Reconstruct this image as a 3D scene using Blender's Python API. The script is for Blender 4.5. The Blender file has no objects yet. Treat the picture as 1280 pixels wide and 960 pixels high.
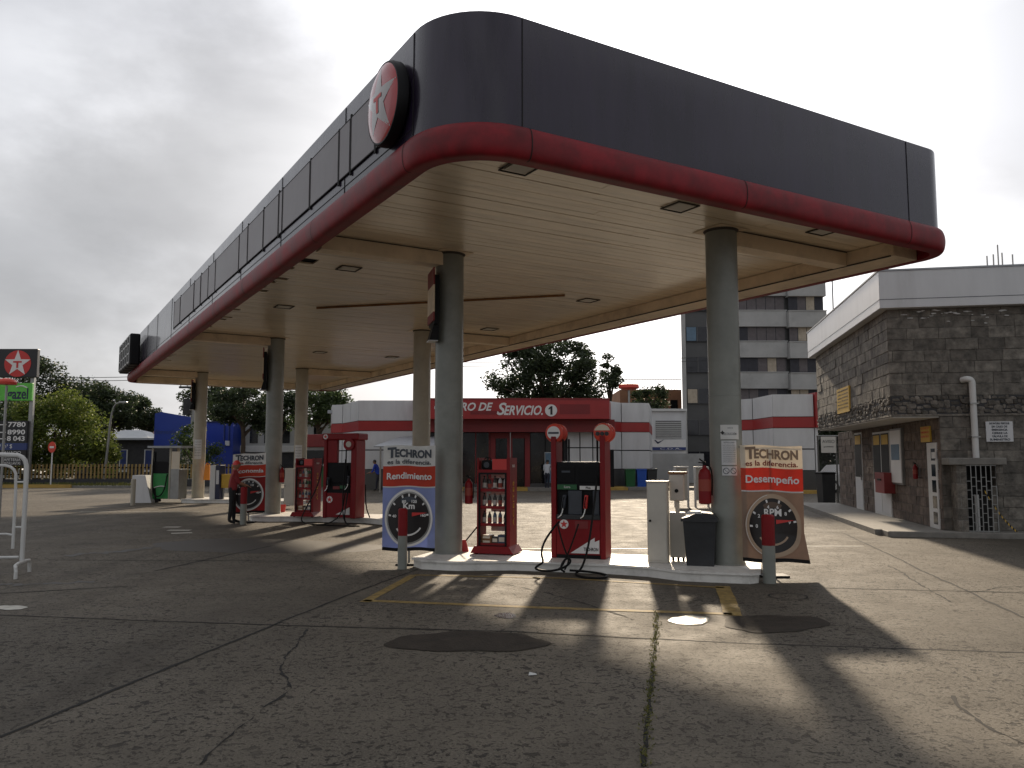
import bpy, bmesh, math, random
from mathutils import Vector, Matrix
R = math.radians
random.seed(7)
S = bpy.context.scene
COL = S.collection

# ------------------------------------------------------------------ camera
FPX, PITCH, EYE = 1019.83, 0.0917, 1.75
cam = bpy.data.cameras.new('camera'); cam_o = bpy.data.objects.new('camera', cam); COL.objects.link(cam_o)
cam.sensor_width = 36; cam.lens = 36 * FPX / 1280; cam.clip_start = 0.1; cam.clip_end = 3000
cam_o.location = (0, 0, EYE); cam_o.rotation_euler = (R(90) + PITCH, 0, 0)
S.camera = cam_o
S.render.resolution_x, S.render.resolution_y = 1024, 768

# ------------------------------------------------------------------ light
SUN_AZ, SUN_EL = R(8.0), R(21.2)          # azimuth to the right of straight ahead (+Y)
sd = Vector((math.sin(SUN_AZ) * math.cos(SUN_EL), math.cos(SUN_AZ) * math.cos(SUN_EL), math.sin(SUN_EL)))
sun = bpy.data.lights.new('sun', 'SUN'); sun.energy = 3.7; sun.angle = R(2.2); sun.color = (1, .83, .62)
sun_o = bpy.data.objects.new('sun', sun); COL.objects.link(sun_o)
sun_o.rotation_euler = (-sd).to_track_quat('-Z', 'Y').to_euler(); sun_o.location = (0, 0, 30)
S.view_settings.view_transform = 'Standard'; S.view_settings.look = 'None'
S.view_settings.exposure = 0.52; S.view_settings.gamma = 1; S.view_settings.use_curve_mapping = False

W = bpy.data.worlds.new('World'); S.world = W; W.use_nodes = True
nt = W.node_tree; nt.nodes.clear()
def wn(t, **k):
    n = nt.nodes.new(t)
    for a, b in k.items(): setattr(n, a, b)
    return n
def wmath(op, a, b=None, clamp=False):
    n = wn('ShaderNodeMath', operation=op, use_clamp=clamp)
    for i, v in enumerate((a, b)):
        if v is None: continue
        if isinstance(v, (int, float)): n.inputs[i].default_value = v
        else: nt.links.new(v, n.inputs[i])
    return n.outputs[0]
tc = wn('ShaderNodeTexCoord')
sky = wn('ShaderNodeTexSky', sky_type='NISHITA'); sky.sun_disc = False
sky.sun_elevation = SUN_EL; sky.sun_rotation = SUN_AZ; sky.dust_density = 3.0
dot = wn('ShaderNodeVectorMath', operation='DOT_PRODUCT'); nt.links.new(tc.outputs['Generated'], dot.inputs[0]); dot.inputs[1].default_value = sd
dpos = wmath('MAXIMUM', dot.outputs['Value'], 0.0)
glow = wmath('MULTIPLY', wmath('POWER', dpos, 26.0), 1.9)
frn = wn('ShaderNodeMapRange', interpolation_type='SMOOTHSTEP'); frn.inputs[1].default_value = .45; frn.inputs[2].default_value = .9; frn.inputs[3].default_value = .37; frn.inputs[4].default_value = .6
nt.links.new(dot.outputs['Value'], frn.inputs[0])
base = wmath('ADD', frn.outputs[0], glow)
mp = wn('ShaderNodeMapping'); mp.inputs['Scale'].default_value = (1.0, 1.0, 1.7); mp.inputs['Location'].default_value = (.35, .1, .2)
nt.links.new(tc.outputs['Generated'], mp.inputs['Vector'])
nz = wn('ShaderNodeTexNoise'); nz.inputs['Scale'].default_value = 2.1; nz.inputs['Detail'].default_value = 6; nz.inputs['Roughness'].default_value = .52; nz.inputs['Distortion'].default_value = .35
nt.links.new(mp.outputs[0], nz.inputs['Vector'])
cl = wn('ShaderNodeMapRange'); cl.inputs[1].default_value = .38; cl.inputs[2].default_value = .6; cl.inputs[3].default_value = .78; cl.inputs[4].default_value = 1.14
nt.links.new(nz.outputs['Fac'], cl.inputs[0])
# two thick cloud banks to the left, edges broken by noise
pert = wn('ShaderNodeTexNoise'); pert.inputs['Scale'].default_value = 3.2; pert.inputs['Detail'].default_value = 7; pert.inputs['Roughness'].default_value = .58
nt.links.new(mp.outputs[0], pert.inputs['Vector'])
pv_ = wn('ShaderNodeVectorMath', operation='MULTIPLY_ADD'); nt.links.new(pert.outputs['Color'], pv_.inputs[0]); pv_.inputs[1].default_value = (.42, .42, .42); pv_.inputs[2].default_value = (-.21, -.21, -.21)
pd = wn('ShaderNodeVectorMath', operation='ADD'); nt.links.new(pv_.outputs[0], pd.inputs[0]); nt.links.new(tc.outputs['Generated'], pd.inputs[1])
lum = wmath('MULTIPLY', base, cl.outputs[0])
for az, el, r0, r1, dark in ((-17, 19.5, .08, .27, .40), (-29, 11, .05, .22, .36), (-36, 2, .04, .22, .25), (26, 15, .02, .2, .12)):
    cv = (math.sin(R(az)) * math.cos(R(el)), math.cos(R(az)) * math.cos(R(el)), math.sin(R(el)))
    ds = wn('ShaderNodeVectorMath', operation='DISTANCE'); nt.links.new(pd.outputs[0], ds.inputs[0]); ds.inputs[1].default_value = cv
    q = wn('ShaderNodeMapRange', interpolation_type='SMOOTHSTEP'); q.inputs[1].default_value = r0; q.inputs[2].default_value = r1; q.inputs[3].default_value = 1 - dark; q.inputs[4].default_value = 1
    nt.links.new(ds.outputs['Value'], q.inputs[0]); lum = wmath('MULTIPLY', lum, q.outputs[0])
# thick cloud is cool grey, thin cloud warmer
cr = wn('ShaderNodeMix', data_type='RGBA')
cr.inputs[6].default_value = (.93, .96, 1.05, 1); cr.inputs[7].default_value = (.99, .985, .985, 1); nt.links.new(nz.outputs['Fac'], cr.inputs[0])
vm = wn('ShaderNodeVectorMath', operation='SCALE'); nt.links.new(cr.outputs[2], vm.inputs[0]); nt.links.new(lum, vm.inputs['Scale'])
sk = wn('ShaderNodeVectorMath', operation='SCALE'); nt.links.new(sky.outputs[0], sk.inputs[0]); sk.inputs['Scale'].default_value = .10
cm = wn('ShaderNodeMix', data_type='RGBA'); cm.inputs[0].default_value = .93
nt.links.new(sk.outputs[0], cm.inputs[6]); nt.links.new(vm.outputs[0], cm.inputs[7])
bg = wn('ShaderNodeBackground'); bg.inputs['Strength'].default_value = 1.0; nt.links.new(cm.outputs[2], bg.inputs['Color'])
wo = wn('ShaderNodeOutputWorld'); nt.links.new(bg.outputs[0], wo.inputs['Surface'])

# ------------------------------------------------------------------ pixel (1280x960) -> world
def ray(px, py):
    u, v = (px - 640) / FPX, (480 - py) / FPX
    return Vector((u, math.cos(PITCH) - v * math.sin(PITCH), math.sin(PITCH) + v * math.cos(PITCH)))
def G(px, py, z=0.0):
    d = ray(px, py); t = (z - EYE) / d.z
    return Vector((d.x * t, d.y * t, z))
def P(px, py, Y):
    d = ray(px, py); d = d * (Y / d.y)
    return Vector((d.x, d.y, d.z + EYE))
def Xp(px, Y, py=560): return P(px, py, Y).x
def Zp(py, Y): return P(640, py, Y).z

# ------------------------------------------------------------------ materials
def mat(name, col, rough=.6, metal=0.0, var=.12, scale=3.0, bump=0.0, bscale=40.0, dirt=0.0, dirtcol=(.03, .025, .02), spec=.5, stretch=(1, 1, 1), coat=0.0):
    m = bpy.data.materials.new(name); m.use_nodes = True
    t = m.node_tree; b = t.nodes['Principled BSDF']
    b.inputs['Roughness'].default_value = rough; b.inputs['Metallic'].default_value = metal
    b.inputs['Specular IOR Level'].default_value = spec; b.inputs['Coat Weight'].default_value = coat
    tcn = t.nodes.new('ShaderNodeTexCoord'); mpn = t.nodes.new('ShaderNodeMapping'); mpn.inputs['Scale'].default_value = stretch
    t.links.new(tcn.outputs['Object'], mpn.inputs['Vector'])
    n = t.nodes.new('ShaderNodeTexNoise'); n.inputs['Scale'].default_value = scale; n.inputs['Detail'].default_value = 6; n.inputs['Roughness'].default_value = .62
    t.links.new(mpn.outputs[0], n.inputs['Vector'])
    r = t.nodes.new('ShaderNodeValToRGB'); r.color_ramp.elements[0].position = .3; r.color_ramp.elements[1].position = .7
    c = Vector(col)
    r.color_ramp.elements[0].color = (*(c * (1 - var)), 1); r.color_ramp.elements[1].color = (*(c * (1 + var)), 1)
    t.links.new(n.outputs['Fac'], r.inputs['Fac']); out = r.outputs[0]
    if dirt:
        n2 = t.nodes.new('ShaderNodeTexNoise'); n2.inputs['Scale'].default_value = scale * .7; n2.inputs['Detail'].default_value = 9; n2.inputs['Roughness'].default_value = .7
        t.links.new(mpn.outputs[0], n2.inputs['Vector'])
        q = t.nodes.new('ShaderNodeMapRange'); q.inputs[1].default_value = .52; q.inputs[2].default_value = .75; q.inputs[4].default_value = dirt
        t.links.new(n2.outputs['Fac'], q.inputs[0])
        x = t.nodes.new('ShaderNodeMix'); x.data_type = 'RGBA'; t.links.new(q.outputs[0], x.inputs[0]); t.links.new(out, x.inputs[6]); x.inputs[7].default_value = (*dirtcol, 1)
        out = x.outputs[2]
    t.links.new(out, b.inputs['Base Color'])
    rr = t.nodes.new('ShaderNodeMapRange'); rr.inputs[3].default_value = max(.02, rough - .08); rr.inputs[4].default_value = min(1, rough + .1)
    t.links.new(n.outputs['Fac'], rr.inputs[0]); t.links.new(rr.outputs[0], b.inputs['Roughness'])
    if bump:
        n3 = t.nodes.new('ShaderNodeTexNoise'); n3.inputs['Scale'].default_value = bscale; n3.inputs['Detail'].default_value = 5
        t.links.new(mpn.outputs[0], n3.inputs['Vector'])
        bp = t.nodes.new('ShaderNodeBump'); bp.inputs['Strength'].default_value = bump; bp.inputs['Distance'].default_value = .02
        t.links.new(n3.outputs['Fac'], bp.inputs['Height']); t.links.new(bp.outputs[0], b.inputs['Normal'])
    return m

M = {}
def MM(key, *a, **k): M[key] = mat(key, *a, **k); return M[key]
MM('fascia_dark', (.017, .0105, .027), .27, var=.35, scale=1.2, spec=.3, dirt=.4, dirtcol=(.042, .034, .044), stretch=(2.5, 2.5, .5), bump=.12, bscale=1.3, coat=.35); M['fascia_dark'].node_tree.nodes['Principled BSDF'].inputs['IOR'].default_value = 1.62
MM('fascia_patch', (.13, .11, .115), .38, var=.25, scale=1.5, bump=.2, bscale=3); M['fascia_patch'].node_tree.nodes['Principled BSDF'].inputs['IOR'].default_value = 1.6
MM('lamp_frame', (.05, .042, .034), .7)
MM('seam', (.008, .007, .007), .8)
MM('canopy_red', (.2, .008, .014), .5, var=.4, scale=2.5, dirt=.6, dirtcol=(.05, .012, .012), bump=.1, bscale=5, spec=.35)
MM('plank', (.8, .67, .49), .3, var=.14, scale=2.2, dirt=.55, dirtcol=(.3, .2, .11), stretch=(.35, 2.5, 1), coat=.8); M['plank'].node_tree.nodes['Principled BSDF'].inputs['Coat Roughness'].default_value = .22
MM('ringcream', (.74, .6, .43), .5, var=.14, scale=1.6, dirt=.5, dirtcol=(.16, .09, .05))
MM('void_black', (.01, .009, .008), .9)
MM('column_grey', (.23, .24, .215), .36, var=.16, scale=2.0, dirt=.3, dirtcol=(.06, .055, .045))
MM('column_beige', (.38, .35, .28), .4, var=.12, scale=2.0, dirt=.3, dirtcol=(.12, .1, .07))
MM('pump_red', (.21, .006, .009), .45, var=.12, scale=2.5, dirt=.25, dirtcol=(.08, .01, .01), spec=.3)
MM('sign_red', (.55, .035, .03), .4, var=.06)
MM('store_red', (.33, .022, .022), .4, var=.12, scale=.6)
MM('store_red_dark', (.2, .014, .016), .5, var=.15, scale=.6)
MM('white', (.62, .62, .6), .45, var=.06, dirt=.1, dirtcol=(.3, .28, .25))
MM('white_print', (.75, .74, .7), .5, var=.03)
MM('panel_grey', (.6, .605, .61), .4, var=.07, scale=1.2, dirt=.3, dirtcol=(.3, .285, .26), stretch=(1.5, 1.5, .3))
MM('kerb_white', (.74, .72, .67), .5, var=.1, scale=4, dirt=.5, dirtcol=(.2, .18, .15), bump=.15, bscale=30)
MM('kerb_concrete', (.2, .19, .17), .75, var=.2, scale=5, bump=.3, dirt=.4, dirtcol=(.08, .07, .06))
MM('black_plastic', (.006, .006, .007), .5, var=.2, spec=.2)
MM('rubber', (.006, .006, .006), .6, var=.2, spec=.25)
MM('glass_dark', (.008, .009, .01), .1, var=.2, spec=.3)
MM('display_glass', (.006, .006, .007), .3, var=.2, spec=.15)
MM('grey_plastic', (.045, .052, .065), .45, var=.15)
MM('bin_grey', (.022, .024, .027), .42, var=.2, bump=.1, bscale=25)
MM('metal_grey', (.3, .3, .29), .35, .8, var=.15)
MM('steel', (.55, .55, .53), .25, .9, var=.1)
MM('cabinet_beige', (.52, .49, .43), .45, var=.1, scale=2, dirt=.3, dirtcol=(.18, .14, .1))
MM('green', (.02, .22, .05), .4)
MM('green_dark', (.012, .1, .03), .4)
MM('lime', (.12, .5, .06), .4)
MM('blue', (.012, .04, .3), .4, var=.12, scale=.4)
MM('blue_bin', (.015, .08, .4), .4)
MM('navy', (.012, .016, .05), .4)
MM('price_black', (.012, .012, .014), .35)
MM('price_blue', (.03, .05, .17), .4)
MM('orange', (.75, .25, .015), .5)
MM('yellow', (.58, .36, .04), .55, dirt=.25, dirtcol=(.2, .13, .05))
MM('picket_yellow', (.24, .16, .05), .7, var=.3, scale=3, dirt=.5, dirtcol=(.05, .04, .03))
MM('yellow_dull', (.42, .27, .06), .6, dirt=.5, dirtcol=(.05, .04, .03))
MM('road_yellow', (.27, .19, .07), .75, var=.4, scale=9, dirt=.75, dirtcol=(.11, .095, .07), spec=.2)
MM('road_white', (.5, .48, .42), .6, var=.2, scale=7, dirt=.7, dirtcol=(.14, .12, .1))
MM('ext_label', (.3, .05, .03), .5)
MM('print_red', (.62, .06, .035), .5, var=.05)
MM('print_blue', (.24, .27, .5), .5, var=.2, scale=1.4)
MM('print_cream', (.66, .58, .46), .55, var=.05)
MM('print_umber', (.1, .066, .045), .5)
MM('print_brown', (.25, .165, .11), .55, var=.25, scale=1.5)
MM('print_maroon', (.2, .02, .02), .5, var=.2, scale=1.5)
MM('print_dark', (.012, .009, .009), .3, var=.2)
MM('print_white', (.72, .71, .69), .5, var=.04)
MM('print_grey', (.05, .06, .075), .5)
MM('print_bronze', (.4, .29, .2), .4)
MM('skin', (.28, .15, .09), .5)
MM('hair', (.01, .008, .007), .6)
MM('cloth_red', (.23, .022, .024), .8)
MM('cloth_black', (.012, .012, .013), .8)
MM('cloth_white', (.5, .52, .55), .8)
MM('cloth_blue', (.015, .05, .4), .8)
MM('cloth_navy', (.02, .022, .035), .8)
MM('bark', (.07, .05, .035), .9, var=.3, scale=4, bump=.5)
MM('roof_tile', (.13, .06, .045), .8, var=.25, scale=1.5)
MM('roof_grey', (.36, .38, .4), .55, var=.12)
MM('brick_orange', (.28, .14, .08), .85, var=.2, scale=1)
MM('wall_dark', (.04, .04, .042), .8, var=.3)
MM('concrete_light', (.4, .4, .39), .8, var=.12, scale=.7, dirt=.4, dirtcol=(.13, .13, .12))
MM('tower_glass', (.02, .02, .025), .08, var=.3)
MM('tower_dark', (.07, .07, .07), .3, var=.2, scale=.4)
MM('soffit_white', (.6, .58, .54), .7)
MM('curtain_purple', (.13, .115, .118), .8, var=.2)
MM('curtain_cream', (.42, .36, .28), .8, var=.2)
MM('curtain_dark', (.03, .03, .04), .6, var=.3)
MM('curtain_blue', (.1, .17, .24), .5, var=.2)
MM('logo_face', (.4, .02, .025), .18, var=.05, coat=.5)
MM('logo_white', (.33, .31, .3), .2, var=.04, coat=.5)
MM('oil_dark', (.035, .03, .026), .35, var=.2)
MM('oil_blue', (.05, .075, .13), .35, var=.3)
MM('oil_amber', (.2, .09, .03), .35, var=.3)

def translucent(key, tr=.5):
    m = M[key]; t = m.node_tree; b = t.nodes['Principled BSDF']; src = b.inputs['Base Color'].links[0].from_socket
    tl = t.nodes.new('ShaderNodeBsdfTranslucent'); t.links.new(src, tl.inputs['Color']); mx = t.nodes.new('ShaderNodeMixShader'); mx.inputs[0].default_value = tr
    t.links.new(b.outputs[0], mx.inputs[1]); t.links.new(tl.outputs[0], mx.inputs[2]); t.links.new(mx.outputs[0], t.nodes['Material Output'].inputs['Surface'])
MM('fabric_red', (.62, .07, .035), .7); MM('fabric_cream', (.76, .69, .58), .7); MM('fabric_white', (.78, .78, .76), .7)
MM('fabric_brown', (.33, .235, .175), .7, var=.2, scale=1.5); MM('fabric_blue', (.34, .4, .68), .7, var=.2, scale=1.4); MM('fabric_maroon', (.3, .02, .02), .7, var=.2)
for k in ('fabric_red', 'fabric_cream', 'fabric_white', 'fabric_brown', 'fabric_blue', 'fabric_maroon'): translucent(k, .36)
def leafmat(name, c1, c2, tr=.35):
    m = bpy.data.materials.new(name); m.use_nodes = True; t = m.node_tree; b = t.nodes['Principled BSDF']
    g = t.nodes.new('ShaderNodeNewGeometry'); r = t.nodes.new('ShaderNodeValToRGB')
    r.color_ramp.elements[0].color = (*c1, 1); r.color_ramp.elements[1].color = (*c2, 1)
    t.links.new(g.outputs['Random Per Island'], r.inputs['Fac']); t.links.new(r.outputs[0], b.inputs['Base Color'])
    b.inputs['Roughness'].default_value = .6
    tl = t.nodes.new('ShaderNodeBsdfTranslucent'); t.links.new(r.outputs[0], tl.inputs['Color'])
    mx = t.nodes.new('ShaderNodeMixShader'); mx.inputs[0].default_value = tr
    t.links.new(b.outputs[0], mx.inputs[1]); t.links.new(tl.outputs[0], mx.inputs[2])
    t.links.new(mx.outputs[0], t.nodes['Material Output'].inputs['Surface'])
    return m
M['leaf_dark'] = leafmat('leaf_dark', (.014, .025, .011), (.06, .085, .033))
M['leaf_mid'] = leafmat('leaf_mid', (.025, .045, .012), (.08, .12, .035))
M['leaf_light'] = leafmat('leaf_light', (.055, .09, .015), (.19, .22, .045), .45)
M['leaf_grass'] = leafmat('leaf_grass', (.06, .07, .015), (.18, .17, .04))

def ground_mat(k=1.0):
    m = bpy.data.materials.new('pitted_concrete'); m.use_nodes = True; t = m.node_tree; b = t.nodes['Principled BSDF']
    N = lambda ty: t.nodes.new(ty); L = t.links.new
    tcn = N('ShaderNodeTexCoord')
    def noise(scale, detail=6, rough=.6, dist=0):
        n = N('ShaderNodeTexNoise'); n.inputs['Scale'].default_value = scale; n.inputs['Detail'].default_value = detail
        n.inputs['Roughness'].default_value = rough; n.inputs['Distortion'].default_value = dist
        L(tcn.outputs['Object'], n.inputs['Vector']); return n.outputs['Fac']
    def rng(v, a, bb, c, d):
        n = N('ShaderNodeMapRange'); n.inputs[1].default_value = a; n.inputs[2].default_value = bb; n.inputs[3].default_value = c; n.inputs[4].default_value = d
        L(v, n.inputs[0]); return n.outputs[0]
    def mixc(f, a, bb):
        n = N('ShaderNodeMix'); n.data_type = 'RGBA'; L(f, n.inputs[0])
        for i, v in ((6, a), (7, bb)):
            if isinstance(v, tuple): n.inputs[i].default_value = (*v, 1)
            else: L(v, n.inputs[i])
        return n.outputs[2]
    def mul(a, bb):
        n = N('ShaderNodeMath'); n.operation = 'MULTIPLY'
        for i, v in ((0, a), (1, bb)):
            if isinstance(v, float): n.inputs[i].default_value = v
            else: L(v, n.inputs[i])
        return n.outputs[0]
    big = noise(.22, 5); mid = noise(1.6, 7, .65); fine = noise(60, 4, .7); pits = noise(13, 4, .6, .5); spread = noise(.42, 5, .6, .4)
    c = mixc(rng(big, .35, .65, 0, 1), (.09, .077, .06), (.16, .138, .107))
    c = mixc(rng(mid, .45, .75, 0, .55), c, (.085, .074, .06))
    c = mixc(mul(rng(fine, .5, .68, 0, .85), rng(spread, .38, .6, .35, 1)), c, (.22, .2, .165)); c = mixc(mul(rng(fine, .32, .46, .7, 0), rng(spread, .38, .6, .35, 1)), c, (.05, .044, .037))
    pit = mul(rng(pits, .585, .61, 0, 1), rng(spread, .4, .56, .35, 1)); pit2 = mul(rng(noise(33, 3, .6, .6), .60, .63, 0, 1), rng(spread, .36, .6, .5, 1))
    mxp = N('ShaderNodeMath'); mxp.operation = 'MAXIMUM'; L(pit, mxp.inputs[0]); L(pit2, mxp.inputs[1]); pit = mxp.outputs[0]
    c = mixc(mul(pit, .85), c, (.022, .019, .017))
    stain = rng(noise(.5, 8, .72, .3), .60, .68, 0, .55)
    c = mixc(stain, c, (.055, .048, .04))
    mpg = N('ShaderNodeMapping'); mpg.inputs['Rotation'].default_value = (0, 0, R(-58)); mpg.inputs['Scale'].default_value = (.9, .07, 1); L(tcn.outputs['Object'], mpg.inputs['Vector'])
    nw = N('ShaderNodeTexNoise'); nw.inputs['Scale'].default_value = 1.3; nw.inputs['Detail'].default_value = 5; L(mpg.outputs[0], nw.inputs['Vector'])
    c = mixc(rng(nw.outputs['Fac'], .5, .68, 0, .42), c, (.06, .052, .043))
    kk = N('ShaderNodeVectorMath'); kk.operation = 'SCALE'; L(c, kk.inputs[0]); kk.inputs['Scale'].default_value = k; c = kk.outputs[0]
    L(c, b.inputs['Base Color'])
    L(rng(mid, .3, .7, .68, .85), b.inputs['Roughness'])
    b.inputs['Specular IOR Level'].default_value = .22
    h = N('ShaderNodeMath'); h.operation = 'SUBTRACT'; L(mul(fine, .35), h.inputs[0]); L(pit, h.inputs[1])
    bp = N('ShaderNodeBump'); bp.inputs['Strength'].default_value = 1; bp.inputs['Distance'].default_value = .016
    L(h.outputs[0], bp.inputs['Height']); L(bp.outputs[0], b.inputs['Normal'])
    return m
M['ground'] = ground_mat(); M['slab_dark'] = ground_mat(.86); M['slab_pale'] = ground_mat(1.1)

def stone_mat(name, c1, c2, mortar, bw, bh, bumpd=.03, rough_big=0.0):
    m = bpy.data.materials.new(name); m.use_nodes = True; t = m.node_tree; b = t.nodes['Principled BSDF']
    N = lambda ty: t.nodes.new(ty); L = t.links.new
    tcn = N('ShaderNodeTexCoord'); sp = N('ShaderNodeSeparateXYZ'); L(tcn.outputs['Object'], sp.inputs[0])
    ad = N('ShaderNodeMath'); ad.operation = 'ADD'; L(sp.outputs[0], ad.inputs[0]); L(sp.outputs[1], ad.inputs[1])
    cb = N('ShaderNodeCombineXYZ'); L(ad.outputs[0], cb.inputs[0]); L(sp.outputs[2], cb.inputs[1])
    nz = N('ShaderNodeTexNoise'); nz.inputs['Scale'].default_value = 5; L(tcn.outputs['Object'], nz.inputs['Vector'])
    off = N('ShaderNodeVectorMath'); off.operation = 'SCALE'; L(nz.outputs['Color'], off.inputs[0]); off.inputs['Scale'].default_value = .03
    av = N('ShaderNodeVectorMath'); av.operation = 'ADD'; L(cb.outputs[0], av.inputs[0]); L(off.outputs[0], av.inputs[1])
    bk = N('ShaderNodeTexBrick'); bk.inputs['Color1'].default_value = (*c1, 1); bk.inputs['Color2'].default_value = (*c2, 1); bk.inputs['Mortar'].default_value = (*mortar, 1)
    bk.inputs['Scale'].default_value = 1; bk.inputs['Mortar Size'].default_value = .008; bk.inputs['Brick Width'].default_value = bw; bk.inputs['Row Height'].default_value = bh; bk.inputs['Bias'].default_value = -.1
    L(av.outputs[0], bk.inputs['Vector'])
    n2 = N('ShaderNodeTexNoise'); n2.inputs['Scale'].default_value = 7; n2.inputs['Detail'].default_value = 10; n2.inputs['Roughness'].default_value = .7; L(tcn.outputs['Object'], n2.inputs['Vector'])
    mr = N('ShaderNodeMapRange'); mr.inputs[1].default_value = .3; mr.inputs[2].default_value = .7; mr.inputs[3].default_value = .38; mr.inputs[4].default_value = 1.6; L(n2.outputs['Fac'], mr.inputs[0])
    vs = N('ShaderNodeVectorMath'); vs.operation = 'SCALE'; L(bk.outputs['Color'], vs.inputs[0]); L(mr.outputs[0], vs.inputs['Scale'])
    L(vs.outputs[0], b.inputs['Base Color']); b.inputs['Roughness'].default_value = .85
    hh = N('ShaderNodeMath'); hh.operation = 'SUBTRACT'; L(n2.outputs['Fac'], hh.inputs[0]); L(bk.outputs['Fac'], hh.inputs[1])
    bp = N('ShaderNodeBump'); bp.inputs['Strength'].default_value = .9; bp.inputs['Distance'].default_value = bumpd; L(hh.outputs[0], bp.inputs['Height']); L(bp.outputs[0], b.inputs['Normal'])
    return m
M['stone'] = stone_mat('stone_block', (.2, .18, .152), (.105, .094, .08), (.2, .19, .17), .56, .27, .05)
M['brown_block'] = stone_mat('brown_block', (.15, .11, .085), (.085, .065, .05), (.17, .14, .115), .5, .24)
def blockmat(name, c1, c2):
    m = mat(name, (.5, .5, .5), .85, var=.62, scale=4.5, dirt=.5, dirtcol=(.12, .11, .1), bump=.9, bscale=14); t = m.node_tree; b = t.nodes['Principled BSDF']
    src = b.inputs['Base Color'].links[0].from_socket
    g = t.nodes.new('ShaderNodeNewGeometry'); r = t.nodes.new('ShaderNodeValToRGB'); r.color_ramp.elements[0].color = (*[2 * v for v in c1], 1); r.color_ramp.elements[1].color = (*[2 * v for v in c2], 1)
    t.links.new(g.outputs['Random Per Island'], r.inputs['Fac'])
    x = t.nodes.new('ShaderNodeMix'); x.data_type = 'RGBA'; x.blend_type = 'MULTIPLY'; x.inputs[0].default_value = 1; t.links.new(r.outputs[0], x.inputs[6]); t.links.new(src, x.inputs[7]); t.links.new(x.outputs[2], b.inputs['Base Color'])
    return m
M['block_stone'] = blockmat('block_stone', (.1, .09, .077), (.2, .182, .155)); M['block_brown'] = blockmat('block_brown', (.085, .063, .05), (.16, .12, .095)); MM('mortar', (.13, .125, .112), .9, var=.25, scale=5)
M['rubble'] = blockmat('rubble', (.07, .062, .052), (.19, .17, .145))

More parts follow.
